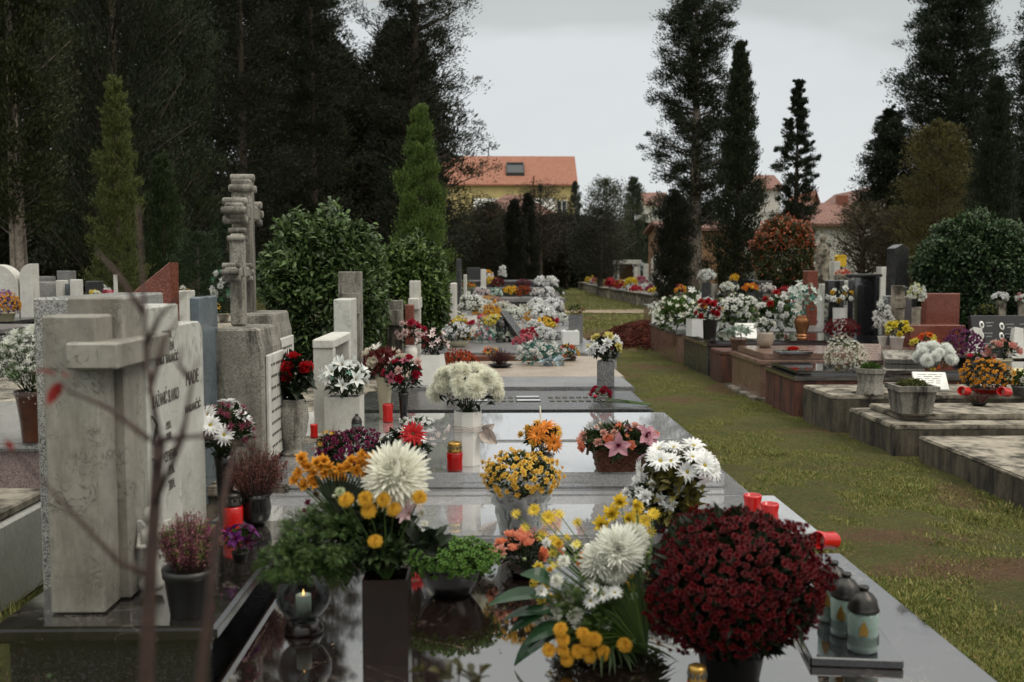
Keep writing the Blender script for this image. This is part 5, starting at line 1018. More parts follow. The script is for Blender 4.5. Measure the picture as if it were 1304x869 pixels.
for k in range(3): tube([(S(20, 5.1)*math.cos(t), S(20, 5.1)*math.sin(t), cy_+.012*k+.004*math.sin(t*3+k)) for t in np.linspace(0, 2*PI, 25)], [.0022]*25, 4, bw)
for (dx, dz, l) in ((.06, .035, .07), (.05, -.045, .1), (.02, -.03, .07)):
    V, F = strip(l, l*.75, (0, .02, -.01), .3, 6, .9); bw.scatter(MB().add(V, F).flat(), frames_up(np.array([[dx, -.03, dz]]), 1, (0, -1, 0), .1), np.array([[S(19, 5.1), -.03, cy_]]))
bw.build('lace_bow', M['ribbon'], root)
D_('purple magenta chrysanthemum dome behind the yellow and white bouquet', 447, 612, 84, 46, '6e1d46', ('pot', 22, 10, 'blackplast'), br=4, dens=1.2)
root = A('white daisy arrangement with one large red gerbera', 514, 604, 66, 46, [('daisy', W, 18, 8), ('bud', '5a7040', 5, 5)], ('bowl', 18, 12, 'blackceram'), 'dark', lshape='BL', lsize=.07, rz=0); put(root, 526, 553, root.location[1]-.1, 'gerbera', 'b3161a', 16, (0, -1, .5))
A('red and yellow snapdragons behind the purple mum', 418, 606, 40, 40, [('spike', 'c03a24', 6, 6), ('small', 'd2a63a', 14, 5), ('small', 'b04a5a', 6, 5)], ('pot', 12, 12, 'blackplast'), 'broad')
# heather, pansy, candles on the headstone plinth
def heather(label, px, pyb, w_, h_, cols, hold, n=150, name='heather_plant'):
    p = hit(px, pyb); Y = p[1]; root = empty(name, p, label, 'potted plant', rz=random.uniform(-3, 3)); zt = holder(hold[0], S(hold[1], Y), S(hold[2], Y), M[hold[3]], root); W_, H_ = S(w_, Y)/2, S(h_, Y); st = MB(); sp = {c: [] for c in cols}; dr = {c: [] for c in cols}
    for i in range(n):
        a = random.uniform(0, 2*PI); q = math.sqrt(random.random()); tip = np.array([W_*q*math.cos(a), W_*q*math.sin(a), zt+H_*(1.05-.5*q*q)*random.uniform(.75, 1.1)]); b_ = np.array([tip[0]*.4, tip[1]*.4, zt*.9]); tube([b_, (b_+tip)/2+[0, 0, .01], tip], [.0016, .0014, .0008], 3, st)
        c = random.choice(cols); k = 34; t = rng.uniform(.3, 1, k)[:, None]; P_ = b_+(tip-b_)*t+rng.normal(size=(k, 3))*.0045; sp[c].append(P_); dr[c].append(rng.normal(size=(k, 3))+(tip-b_)/np.linalg.norm(tip-b_))
    st.build('stems', M['twig'], root)
    for c in cols: 
        if sp[c]: T = np.concatenate(sp[c]); o = MB().scatter(QL, frames_up(np.concatenate(dr[c]), rng.uniform(.006, .013, len(T))), T).build('sprigs', petal_m(c, .4), root)
    return root
root = heather('pink and green heather in a black pot at the foot of the inscribed headstone', 243, 782, 88, 66, ('86505a', '9a6468', '70404c', '6a7a3a'), ('pot', 34, 62, 'blackplast'), 190)
heather('rust brown heather in a dark pot beside the red candle', 326, 669, 92, 58, ('6e443c', '825248', '5a3a32'), ('round', 20, 42, 'blackceram'), 170)
A('white daisies and burgundy mums in a dark vase behind the headstone plinth', 288, 668, 82, 66, [('daisy', W, 15, 13), ('small', '7a3048', 26, 7), ('small', '9a6070', 10, 6)], ('vase', 14, 92, 'blackceram'), 'broad')
A('magenta cyclamen half hidden behind the pink heather', 262, 730, 46, 40, [('orchid', '962878', 7, 9)], ('pot', 14, 26, 'blackplast'), 'fern', name='cyclamen', cat='potted plant')
A('dark purple pansies in a small pot near the plinth edge', 306, 716, 38, 32, [('orchid', '5e1a62', 4, 13), ('orchid', '3a1430', 3, 12)], ('pot', 11, 14, 'blackplast'), 'fern', name='pansy', cat='potted plant')
# lanterns
def lantern(label, p, r_, h_, glass_='greenglass', cap='pewter', base='pewter', group=None, kind='candle_lantern', lit=None, dome_=True):
    root = empty(kind, p, label, 'candle lantern', group, rz=random.uniform(-1, 1)); g0 = h_*.62
    lathe([(r_*.85, 0), (r_*.98, h_*.03), (r_*1.0, h_*.1), (r_*.97, g0*.5), (r_*1.0, g0*.92), (r_*.85, g0), (r_*.8, g0), (r_*.92, g0*.9), (r_*.9, g0*.5), (r_*.9, h_*.08), (.001, h_*.06)], 26).build('glass_jar', M[glass_], root, True)
    lathe([(r_*.55, h_*.07), (r_*.55, h_*.4), (.001, h_*.4)], 14).build('candle', M['wax' if glass_ != 'redglass' else 'redplast'], root, True)
    if dome_: pr = [(r_*.99, g0+.001), (r_*1.04, g0+h_*.02), (r_*.98, g0+h_*.05), (r_*.92, g0+h_*.1), (r_*.85, g0+h_*.18), (r_*.6, g0+h_*.26), (r_*.3, g0+h_*.3), (r_*.28, g0+h_*.33), (r_*.33, g0+h_*.34), (r_*.33, g0+h_*.38), (.001, g0+h_*.38)]
    else: pr = [(r_*.9, g0+.001), (r_*.95, g0+h_*.03), (r_*.8, g0+h_*.08), (r_*.8, g0+h_*.2), (r_*.9, g0+h_*.23), (r_*.85, g0+h_*.3), (r_*.5, g0+h_*.34), (.001, g0+h_*.35)]
    c = lathe(pr, 24).build('cap', M[cap], root, True)
    mb = MB(); n = 10
    for i in range(n):
        a = 2*PI*i/n; rr = pr[5 if dome_ else 3][0]*1.0; z = g0+h_*(.1 if dome_ else .14); bbox(rr*math.cos(a)-.004, rr*math.cos(a)+.004, rr*math.sin(a)-.004, rr*math.sin(a)+.004, z-.008, z+.008, .002, mb)
    mb.build('vent_holes', M['letter'], c)
    mb = MB(); 
    for i in range(40):
        a = 2*PI*i/40; rr = r_*1.005; tube([(rr*math.cos(a+.08*q), rr*math.sin(a+.08*q), h_*.12+g0*.24*q/2) for q in range(3)], [.0008]*3, 3, mb)
    if glass_ == 'greenglass': mb.build('pressed_pattern', M['pewter'], root)
    if glass_ == 'greenglass': o = prism([(-.012, 0), (.012, 0), (.011, .022), (.0, .045), (-.011, .022)], -r_-.002, -r_+.0, 'y', b=0).build('gold_emblem', M['brass'], root); o.location.z = h_*.3
    return root
p = hit(1088, 848); root = empty('granite_tray', p+[.02, .14, 0], 'thin black granite tray holding three glass lanterns', 'tray', rz=-.12)
bbox(-.13, .13, -.16, .2, 0, .028, .004).build('tray', M['black'], root); SURF.insert(0, (p[0]-.2, p[0]+.2, p[1]-.1, p[1]+.4, .36+.028)); 
for (x, y, lb) in ((1098, 828, 'pressed glass lantern nearest on the granite tray'), (1076, 808, 'pressed glass lantern in the middle of the granite tray'), (1060, 790, 'pressed glass lantern half hidden by the dark red mum')):
    lantern(lb, hit(x, y), S(19, 2.95), S(82, 2.95), group='three lanterns on the granite tray')
SURF.pop(0)
p = hit(387, 804); root = empty('globe_lantern', p, 'round clear cut glass lantern with a white burning candle on a dark base', 'candle lantern'); R_g = S(34, p[1]); z0 = S(16, p[1])
lathe([(R_g*.72, 0), (R_g*.74, z0*.3), (R_g*.6, z0*.9), (R_g*.5, z0)], 24, close=True).build('base', M['brownceram'], root, True)
gl = MB(); prof = [(R_g*.45, z0+.001)]+[(R_g*math.sin(t), z0+R_g*.94-R_g*math.cos(t)) for t in np.linspace(.5, 2.75, 14)]+[(R_g*.42, z0+R_g*2.05), (R_g*.48, z0+R_g*2.15)]
n = 40; k0 = len(prof); lathe(prof, n, gl); V = gl.V[0]; a = np.arctan2(V[:, 1], V[:, 0]); hh = (V[:, 2]-z0)/(2*R_g); f = 1+.035*np.abs(np.sin(a*5+hh*9))*np.sin(PI*np.clip(hh, 0, 1)); V[:, 0] *= f; V[:, 1] *= f
inn = [(r_*.93, z) for r_, z in prof[::-1]]; lathe(inn, n, gl); gl.build('glass_globe', M['glass'], root, True)
lathe([(.024, z0+.005), (.024, z0+R_g*.95), (.02, z0+R_g*.97), (.001, z0+R_g*.9)], 16).build('candle', M['wax'], root, True); lathe([(.001, z0+R_g*.93), (.004, z0+R_g*1.0), (.002, z0+R_g*1.1), (.0005, z0+R_g*1.17)], 8).build('flame', M['flame'], root, True)
lantern('small brass capped candle lamp at the near edge of the brown marble slab', P(887, 905, .36), S(13, 2.6), S(62, 2.6), 'redglass', 'brass', dome_=False)
lantern('red glass candle lamp with a brass cap beside the white vase with the lace bow', hit(578, 605), S(10.5, 4.85), S(40, 4.85), 'redglass', 'brass', dome_=False)
lantern('red candle with a dark metal lid between the heather pots', hit(297, 676), S(13, 3.95), S(52, 3.95), 'redplast', 'pewter', dome_=False)
lantern('dark metal topped lamp beside the white lily planter', hit(452, 562), S(7, 5.8), S(32, 5.8), 'glass', 'pewter')
def redcandle(label, px, py, rp, hp, z=None, lying=False, g=None):
    p = hit(px, py) if z is None else P(px, py, z); Y = p[1]; r_, h_ = S(rp, Y), S(hp, Y); root = empty('plastic_candle', p+([0, 0, r_] if lying else [0, 0, 0]), label, 'grave candle', g)
    lathe([(r_*.8, 0), (r_*.95, h_*.04), (r_, h_*.1), (r_*.88, h_*.5), (r_, h_*.86), (r_, h_*.93), (r_*.9, h_), (r_*.8, h_*.98), (r_*.82, h_*.1), (.001, h_*.08)], 20).build('cup', M['redplast'], root, True)
    lathe([(r_*.7, h_*.1), (r_*.7, h_*.5), (.001, h_*.5)], 12).build('wax', M['wax'], root, True)
    if lying: root.rotation_euler = (math.radians(80), 0, math.radians(-55))
    return root
redcandle('red plastic candle cup lying on its side behind the glass lanterns', 1062, 700, 12, 36, .385, True)
redcandle('red plastic candle cup standing just behind the dark red mum', 958, 653, 12, 24); redcandle('second red candle cup beside the first behind the dark red mum, nearer', 980, 662, 12, 22)
redcandle('red plastic candle beside the beige vase of cream roses', 494, 538, 7, 24); redcandle('small red candle lying on the lawn beside the pinkish granite grave', 945, 493, 4, 7, 0)
redcandle('red candle glimpsed behind the marble vase', 400, 558, 5, 18)
root = empty('glass_rose', hit(1012, 456), 'red glass rose on a small dark tile', 'ornament'); link('bloom', bloom_mesh('rose', 'a81208'), root, (0, 0, .05)).scale = (.11, .08, .07); bbox(-.2, .2, -.12, .12, 0, .03, .004).build('tile', M['black'], root)
# --- middle of the row
A('deep red roses with gypsophila in a mottled marble urn', 374, 579, 54, 58, [('rose', 'a50f1a', 11, 11), ('small', 'd0d0c8', 30, 2.2)], ('urn', 20, 72, 'weathered'), 'dark', lshape='BL', lsize=.09, leafn=160)
A('white lilies in a white stone planter', 439, 546, 54, 44, [('lily', 'd9dcd8', 16, 12), ('small', '9cc0b0', 8, 5)], ('box', 15, 42, 'white'), 'broad')
A('cream roses in a tall beige vase', 490, 533, 56, 38, [('rose', 'cfc6b4', 6, 13), ('lily', 'c8c4bc', 4, 10), ('small', '6a2428', 22, 6)], ('vase', 11, 54, 'cream'), 'redleaf')
A('crimson rosebuds and dark orchids in a slim black vase', 514, 537, 52, 46, [('rose', '9c1c34', 11, 8), ('orchid', '9a5060', 4, 9), ('carnation', 'd0b0a8', 2, 7)], ('vase', 7, 38, 'blackceram'), 'dark')
A('pink and white carnations in a small white marble vase under the slim cross', 523, 466, 34, 30, [('carnation', WP, 8, 6), ('carnation', 'a82440', 6, 6)], ('urn', 9, 26, 'whiteceram'), 'dark')
A('pale pink lilies in a flared white square vase', 551, 489, 34, 30, [('lily', 'd8c4c0', 12, 6), ('small', '8a3038', 8, 4)], ('trap', 12, 38, 'whiteceram'), 'dark')
A('small round wreath of white blossoms lying flat on the polished grave', 531, 541, 44, 9, [('smallpom', W, 60, 3)], None, 'fern', leafn=120, lsize=.04)
D_('rust orange mum dome in the middle of the row', 586, 471, 44, 26, 'a0421e', br=2.6); heather('low wine brown heather next to the rust orange mum', 637, 468, 34, 20, ('5a302c', '4a2622'), ('bowl', 16, 4, 'blackplast'), 120)
root = A('spreading white blossoms with a pale blue wrapping on the beige grave', 688, 464, 66, 30, [('smallpom', 'd2d0cc', 60, 4), ('small', 'c4c0be', 20, 3)], None, 'teal'); 
MB().scatter(BL, frames_up(rng.normal(size=(12, 3))*[1, .4, .3], .12, j=.6), rng.normal(size=(12, 3))*[.08, .04, .01]+[.05, -.2, .04]).build('wrapping', M['bluefoil'], root)
A('multicoloured rosebuds tied with blue foil on the beige grave', 722, 460, 34, 22, [('rose', 'd8b050', 6, 4.3), ('rose', 'c86a5a', 6, 4.3), ('rose', 'd8905a', 5, 4.3), ('small', '8fb0bc', 6, 4)], None, 'broad')
A('orange and yellow posy by the wine brown heather', 624, 458, 22, 16, [('small', 'd86a24', 10, 4), ('small', 'd8a830', 8, 4)], None, 'broad')
A('white and pale yellow mums in a square speckled granite vase', 772, 494, 40, 34, [('carnation', W, 9, 8), ('carnation', PY_, 9, 7), ('small', '4a1420', 10, 4)], ('square', 11, 32, 'grey'), 'dark')
A('small bunch of wine red roses lying near the granite vase', 765, 513, 28, 22, [('rose', '8a1a30', 7, 6), ('bud', 'a02a3c', 3, 4)], None, 'fern', leafn=60)
tl = MB(); p = hit(782, 517)
for k in range(4): tube([p+[-.05, .05, .02+.01*k], p+[.1, .0, .02+.006*k], p+[.26, -.06+.03*k, .012]], [.003]*3, 4, tl)
tag(tl.build('cut_stems', LM('fern')), 'thin bare flower stems lying on the matt dark slab', 'stems')
A('white chrysanthemum dome in a pale bowl beside the stepped grave', 583, 442, 40, 24, [('smallpom', 'd4d4d4', 75, 3)], ('bowl', 14, 7, 'cream'), 'broad')
A('pink and red posy with teal wrapping beside the glass lamp', 616, 437, 30, 20, [('small', 'c4506a', 12, 3.5), ('small', 'd8ccd0', 14, 3.5), ('small', '7ab0a4', 10, 3)], None, 'teal')
lantern('tall glass grave lamp with a silver cap on the stepped grave', hit(638, 436), S(7, 13.2), S(32, 13.2), 'glass', 'pewter')
A('cream white bunch in a leaning flared white vase', 599, 424, 30, 26, [('smallpom', 'd4d4cc', 24, 4.5)], ('trap', 8, 20, 'whiteceram'), 'broad')
A('dry heather in a tall grey square planter', 733, 436, 22, 14, [('small', '5a6040', 14, 3), ('small', '7a4038', 6, 3)], ('square', 9, 35, 'grey'), 'moss', cat='potted plant'); 
root = empty('square_lantern', hit(726, 440), 'low white square lantern with a dark slot on its lid', 'candle lantern'); bbox(-.11, .11, -.11, .11, 0, .19, .012, seg=2).build('body', M['whiteplast'], root); bbox(-.06, .06, -.03, .03, .1905, .2, .003).build('slot', M['letter'], root)
A('salmon pink and white low arrangement by the tilted dark plaque', 678, 434, 36, 18, [('small', 'cfb0a0', 20, 3), ('small', 'd0ccc4', 16, 3)], None, 'dark')
A('small posy with one wine red and two yellow blooms', 698, 424, 22, 14, [('smallpom', 'd8c040', 5, 4), ('smallpom', '701824', 4, 4)], None, 'broad')
D_('golden yellow mum dome behind the white flared vase', 622, 413, 34, 16, 'd09a24', ('pot', 8, 8, 'whiteplast'), br=2)
D_('yellow mum with lilac centre patch above the golden dome', 622, 397, 32, 14, 'cfa03c', ('pot', 8, 6, 'blackplast'), br=2, col2='a88a9c')
D_('golden mum wedged between white bouquets on the stepped grave', 676, 412, 22, 15, 'cf9a20', br=2)
FG = 'white bunches heaped on the far graves'
for (px_, py_, w_, h_, c, lb) in ((690, 418, 32, 22, 'e6e6e0', 'broad white bunch right of the golden mum, nearest of the heap'), (655, 418, 24, 20, 'd2d4cc', 'greenish white lilies left of the golden mum'), (703, 405, 26, 18, 'e8e8e4', 'white bunch beside the grey square planter'), (716, 414, 20, 14, 'd0d2cc', 'white flowers with teal ribbon under the planter'),
    (684, 395, 22, 16, 'e8e8e2', 'white bunch in front of the large dark tomb'), (606, 405, 24, 22, 'e6e6e0', 'loose white bunch behind the leaning vase'), (590, 398, 18, 22, 'd4d4ce', 'white lilies in the shade of the arborvitae'), (575, 420, 18, 14, 'd0ccc8', 'blush white bunch below the short column headstone'), (641, 392, 22, 12, 'ccc6c4', 'pinkish white bunch in front of the dark tomb'),
    (568, 378, 14, 12, 'e8e8e4', 'single white pompon bunch on a stick stand by the lower laurel'), (545, 412, 18, 16, 'd8d8cc', 'big white pompon flowers behind the pink headstone bouquets'), (700, 436, 0, 0, W, '')):
    if w_: A(lb, px_, py_, w_, h_, [('smallpom', c, int(w_*h_/14)+6, 3.6)], None if h_ < 18 else ('pot', 5, 7, 'whiteplast'), 'broad', group=FG)
A('pink and white carnations behind the flared white vase', 553, 436, 30, 18, [('carnation', WP, 10, 5), ('small', '9a5060', 8, 4)], ('vase', 7, 10, 'concrete'), 'dark')
redcandle('tall red candle behind the pink carnations', 569, 420, 5, 16)
for (px_, py_, w_, h_, cs, lb) in ((597, 377, 20, 16, ('d06a2a', 'd8a838'), 'orange and yellow bunch on the dark tomb by the slim dark stele'), (613, 380, 20, 14, ('cdbcbc', 'd4d0cc'), 'blush coloured bunch on the dark tomb'), (632, 381, 16, 12, ('9cb8ac', 'd0d4cc'), 'white bunch with teal ribbons on the dark tomb'), (634, 370, 16, 12, ('5a1a1c', '6a2420'), 'dark red bunch on the dark tomb behind the teal one'), (650, 378, 19, 13, ('d0a428', 'd6ac34'), 'bright yellow mum on the dark tomb'),
    (667, 381, 20, 16, ('8a3c18', '9a4a20'), 'burnt orange mum at the middle of the dark tomb'), (667, 369, 18, 10, ('5a2c34', '6e3a44'), 'dusty purple mum behind the burnt orange one'), (684, 380, 18, 12, ('d6d6d2', 'd0c8c8'), 'white bunch next to the burnt orange mum'), (699, 380, 20, 14, ('e8e8e4', 'cfcac8'), 'bushy white bunch at the corner of the dark tomb'), (678, 372, 12, 16, ('d8c83c', '5a7038'), 'yellow blooms standing behind the burnt orange mum'),
    (702, 368, 16, 14, ('e8e8e4', 'dcdcd8'), 'tall white mum rising over the corner of the dark tomb'), (688, 367, 14, 14, ('e8e8e4', 'd2d2cc'), 'white bunch behind the corner of the dark tomb'), (626, 364, 16, 12, ('d4b440', 'd8d8d0'), 'yellow and white bunch beside the slim pale pillar'), (622, 356, 12, 12, ('e8e8e4', 'd09a30'), 'white and orange bunch highest on the dark tomb'), (640, 362, 9, 18, ('d0d0cc', 'c8c8c4'), 'slim spray of white flowers on the dark tomb'), (712, 381, 14, 14, ('2a3a1e', 'd0d0cc'), 'dark leafy bunch at the lawn end of the dark tomb')):
    A(lb, px_, py_, w_, h_, [('smallpom', cs[0], int(w_*h_/16)+6, 2.8), ('smallpom', cs[1], int(w_*h_/30)+3, 2.8)], None, 'broad', leafn=70, group='bunches crowding the large dark tomb')
# many more small bunches crowding the graves beyond the beige one
def crowd(n, px0, px1, py0, py1, cols, label, group, sz=(20, 30)):
    for k in range(n):
        px_, py_ = random.uniform(px0, px1), random.uniform(py0, py1); c = random.choice(cols); w_ = random.uniform(*sz)*(1 if py_ > 400 else .7)
        A(label, px_, py_, w_, w_*.62, [(random.choice(('smallpom', 'carnation')), c, int(w_*1.1), 3.4)], None, random.choice(('broad', 'fern', 'dark')), leafn=60, group=group)
crowd(22, 540, 722, 392, 432, ('e8e8e4', 'd2d2c6', 'dcd8d0'), 'small white bunch among the crowded far graves of the near row', 'small white bunches crowding the near row')
crowd(9, 560, 715, 395, 440, ('d8b040', 'd8c860', 'cf8a2c'), 'small yellow or orange bunch among the crowded far graves of the near row', 'small golden bunches crowding the near row')
crowd(8, 545, 700, 398, 445, ('b8304a', 'cc7080', '8a2038'), 'small red or pink bunch among the crowded far graves of the near row', 'small red and pink bunches crowding the near row')
crowd(12, 840, 1010, 392, 415, ('e8e8e4', 'd2d4c4', 'dcdcd8'), 'small white bunch filling in between the leaning wreaths', 'small white bunches among the wreaths')
crowd(5, 1050, 1130, 385, 420, ('b8304a', 'd8c860', 'e8e8e4'), 'small bright bunch at the feet of the black headstones', 'small bunches at the black headstones')
crowd(12, 750, 835, 364, 384, ('e8e8e4', 'b83040', 'd8c050', 'e8e8e4'), 'tiny bunch on the low graves past the path', 'tiny bunches on the far row', (14, 20))
# --- far row past the path
for (px_, py_, w_, h_, cs, hl, lb) in ((797, 362, 9, 12, ('b86a78', 'c8c8c4'), 1, 'pink flowers in a white pot at the far end of the row'), (765, 365, 13, 10, ('d8cc6a', 'd4d4c8'), 0, 'pale yellow bunch on the far row'), (777, 368, 12, 12, ('9a1c2c', 'c03a44'), 0, 'red ribboned bunch on the far row'), (789, 372, 14, 12, ('b02028', 'd0a830'), 0, 'red and yellow bunch on the far row'),
    (803, 371, 14, 10, ('d8bc30', 'd4c040'), 1, 'bright yellow flowers in a white pot on the far row'), (816, 370, 15, 10, ('c890a0', 'b83a5a'), 1, 'pink flowers in the wide white planter on the far row'), (828, 372, 14, 8, ('8e2a50', 'd0d0d0'), 0, 'magenta bunch near the cypress column'), (806, 360, 12, 8, ('d4d4d0', 'd0d0c8'), 1, 'white flowers before the shelter'), (757, 362, 10, 7, ('c06a70', 'd4d0c8'), 0, 'small pink bunch next to the lawn on the far row'), (775, 358, 18, 6, ('3c5424', '4a6030'), 0, 'flat green shrub among the far row')):
    A(lb, px_, py_, w_, h_, [('smallpom', cs[0], 26, 2.6), ('smallpom', cs[1], 12, 2.6)], ('square', 3.5, 7, 'whiteplast') if hl else None, 'broad', leafn=60, group='bunches on the far row past the path')
# --- right of the lawn
D_('dense white small flowered mum on the black topped grave', 1080, 477, 56, 44, 'd0d0c2', br=2.2, kind='small', dens=1.6, leaf='moss')
D_('plum purple mum dome beside the reclined black headstone', 1226, 462, 50, 36, '6a3058', ('pot', 12, 8, 'blackplast'), br=3)
r_ = D_('golden orange mum dome in red foil on the concrete grave', 1261, 507, 62, 38, 'cf9028', ('bowl', 20, 8, 'redfoil'), br=3.4, dens=.9)
redcandle('red candle lying in front of the golden orange mum', 1232, 505, 6, 16, .36, True); redcandle('red candle lying at the far side of the golden orange mum', 1284, 506, 6, 20, .36, True)
A('large white chrysanthemums in front of the rock shaped plaque', 1190, 472, 46, 32, [('bigmum', 'e8eae4', 16, 8.5)], None, 'fern')
A('white and blush bouquet at the red brown headstone', 1209, 418, 38, 26, [('carnation', 'd4ccc4', 12, 6), ('carnation', 'd0b0a8', 7, 5)], ('pot', 10, 8, 'redstone'), 'broad')
A('yellow blooms in a white pot by the pinkish plaque', 1142, 444, 34, 18, [('carnation', 'd3c03c', 8, 6), ('carnation', 'd8d070', 6, 5)], ('pot', 9, 16, 'whiteplast'), 'broad')
A('orange and lemon blooms before the low red granite block', 1178, 446, 32, 20, [('carnation', 'd8702a', 6, 5), ('carnation', 'd8cc5a', 5, 6), ('small', 'b83a24', 5, 5)], None, 'broad')
A('pink roses in a pale pot before the stone wing', 1281, 478, 40, 26, [('rose', 'd0948a', 8, 7), ('small', 'c8b0a0', 8, 4)], ('pot', 11, 14, 'cream'), 'broad')
A('row of rosy red and white buds in front of the reclined headstone', 1246, 470, 36, 12, [('rose', 'bc3050', 5, 5), ('rose', 'd0a8a8', 4, 4.5)], ('box', 9, 8, 'dgrey'), 'broad')
A('white and yellow pansies in a pot on the concrete grave at the picture edge', 1300, 503, 34, 20, [('orchid', 'd8d4a0', 5, 8), ('carnation', 'd4d4c8', 4, 7)], ('pot', 12, 12, 'grey'), 'bright')
A('colourful ribboned bunch between the laurel ball and the headstones', 1236, 428, 22, 26, [('small', 'c06a70', 9, 4), ('small', '8aa8b0', 8, 4), ('small', 'd8d4d0', 8, 4)], None, 'broad')
heather('wine red sprigs in a low pot between the planters and the picture edge', 1246, 517, 40, 12, ('5a2030', '45522c'), ('bowl', 10, 4, 'blackplast'), 70)
def planter(label, px, py, w_, h_, kind, leaf):
    p = hit(px, py); Y = p[1]; root = empty('stone_planter', p, label, 'planter', rz=.35 if kind == 'octo' else -.02); zt = holder(kind, S(w_/2/(1.05 if kind == 'planter' else 1.05), Y), S(h_, Y), M['weathered'], root)
    bbox(-S(w_*.42, Y), S(w_*.42, Y), -S(w_*.42, Y), S(w_*.42, Y), -.001, .018, .003).build('foot', M['concdark'], root)
    leafmass('foliage', root, (0, 0, zt), (S(w_*.36, Y), S(w_*.36, Y), S(7, Y)), 260, .04, leaf, 'QL', zmin=-.2); return root
planter('weathered eight sided stone planter with pale sprouts', 1108, 502, 38, 34, 'octo', 'bright'); planter('weathered square stone planter with dry moss on the stepped grave', 1160, 527, 52, 38, 'planter', 'moss')
D_('dark red mum cushion beneath the white vase', 1072, 432, 40, 22, '6c0c14', ('bowl', 15, 4, 'redfoil'), br=2.6)
A('white and yellow mums in a tall white vase before the black headstone', 1069, 424, 32, 26, [('carnation', 'e8e8e2', 8, 5), ('carnation', 'd0a83c', 5, 5)], ('hex', 9, 32, 'whiteceram'), 'dark')
A('tall column of white blooms beside the pointed stele', 1126, 438, 20, 44, [('carnation', 'd2d2ce', 13, 6)], ('vase', 6, 14, 'white'), 'dark')
A('white gladioli and mint leaves in a copper vase', 1021, 428, 38, 42, [('lily', 'd2d8d0', 16, 5.5), ('small', '90b8a4', 14, 4), ('spike', 'a84038', 3, 4)], ('urn', 10, 26, 'copper'), 'teal')
WG = 'funeral wreaths leaning on the grey granite grave'
A('big upright wreath of round white mums, middle of the wreaths', 936, 424, 66, 52, [('carnation', 'e8e8e2', 46, 5.4), ('small', 'b8c49a', 26, 3)], None, 'fern', depth=.45, tilt=.35, group=WG, leafn=260)
A('white wreath with red roses at its top, beside the copper vase', 985, 424, 64, 50, [('carnation', 'e8e8e4', 36, 5), ('carnation', 'a8141c', 8, 6)], None, 'fern', depth=.45, tilt=.3, group=WG, leafn=240)
A('loose white lily wreath spilling toward the soil heap', 862, 432, 64, 44, [('lily', 'd4d6c6', 44, 4.5), ('small', 'c8b4a8', 20, 3)], None, 'bright', group=WG, leafn=260)
A('cream white wreath with a palm fan behind it', 890, 414, 50, 34, [('carnation', 'd4d8dc', 20, 6), ('small', 'd8d8c8', 30, 3)], None, 'fern', group=WG, leafn=200)
root = A('palm fan with a dark pink bloom rising behind the wreaths', 882, 395, 30, 30, [('carnation', '8a2c3c', 3, 8), ('lily', 'e8e8e4', 8, 6)], None, 'palm', leafn=20); fan = MB(); Yf = root.location[1]
for k in range(15):
    t = -1+2*k/14; V, F = strip(S(34, Yf), S(4, Yf), (0, .01, 0), .3, 4, .1); ca, sa = math.cos(-t*.9), math.sin(-t*.9); fan.add(np.stack([V[:, 0]*ca-V[:, 1]*sa, V[:, 2]-.1, V[:, 0]*sa+V[:, 1]*ca], 1), F)
fan.build('palm_fan', LM('palm'), root)
A('dense creamy white flower cushion at the foot of the copper vase', 1003, 416, 34, 34, [('small', 'd2d2c2', 80, 3)], None, 'bright')
A('red carnations in a dark hexagonal vase on the black grave', 904, 437, 34, 26, [('carnation', 'a0161e', 12, 6), ('small', 'c88a30', 3, 4)], ('hex', 9, 25, 'blackceram'), 'dark')
A('small white mums in a square white pot by the hexagonal vase', 886, 428, 30, 14, [('smallpom', 'd6d6cc', 26, 3)], ('square', 9.5, 22, 'whiteplast'), 'bright')
A('pale green succulents in a brownish stone pot', 940, 448, 32, 16, [('small', '94a898', 60, 3)], ('pot', 11, 18, 'pink'), 'grey', cat='potted plant')
A('white rosette plant in a round beige pot', 974, 443, 22, 18, [('carnation', 'd4d4cc', 3, 6)], ('round', 11, 20, 'beige'), 'broad', cat='potted plant')
A('white posy in a white planter behind the soil heap', 838, 411, 22, 12, [('smallpom', 'd8d8d0', 24, 3)], ('square', 7, 14, 'whiteplast'), 'dark'); A('pale blue white bunch in a brown box behind the soil heap', 815, 408, 20, 16, [('smallpom', 'ccd4d8', 24, 3)], ('box', 6, 10, 'dgrey'), 'teal')
heather('bare brown sprigs among the stones at the cypress column', 852, 398, 24, 16, ('6a4a40', '8a7a60'), ('pot', 4, 4, 'blackplast'), 50)
RR = 'bunches on the rear graves across the lawn'
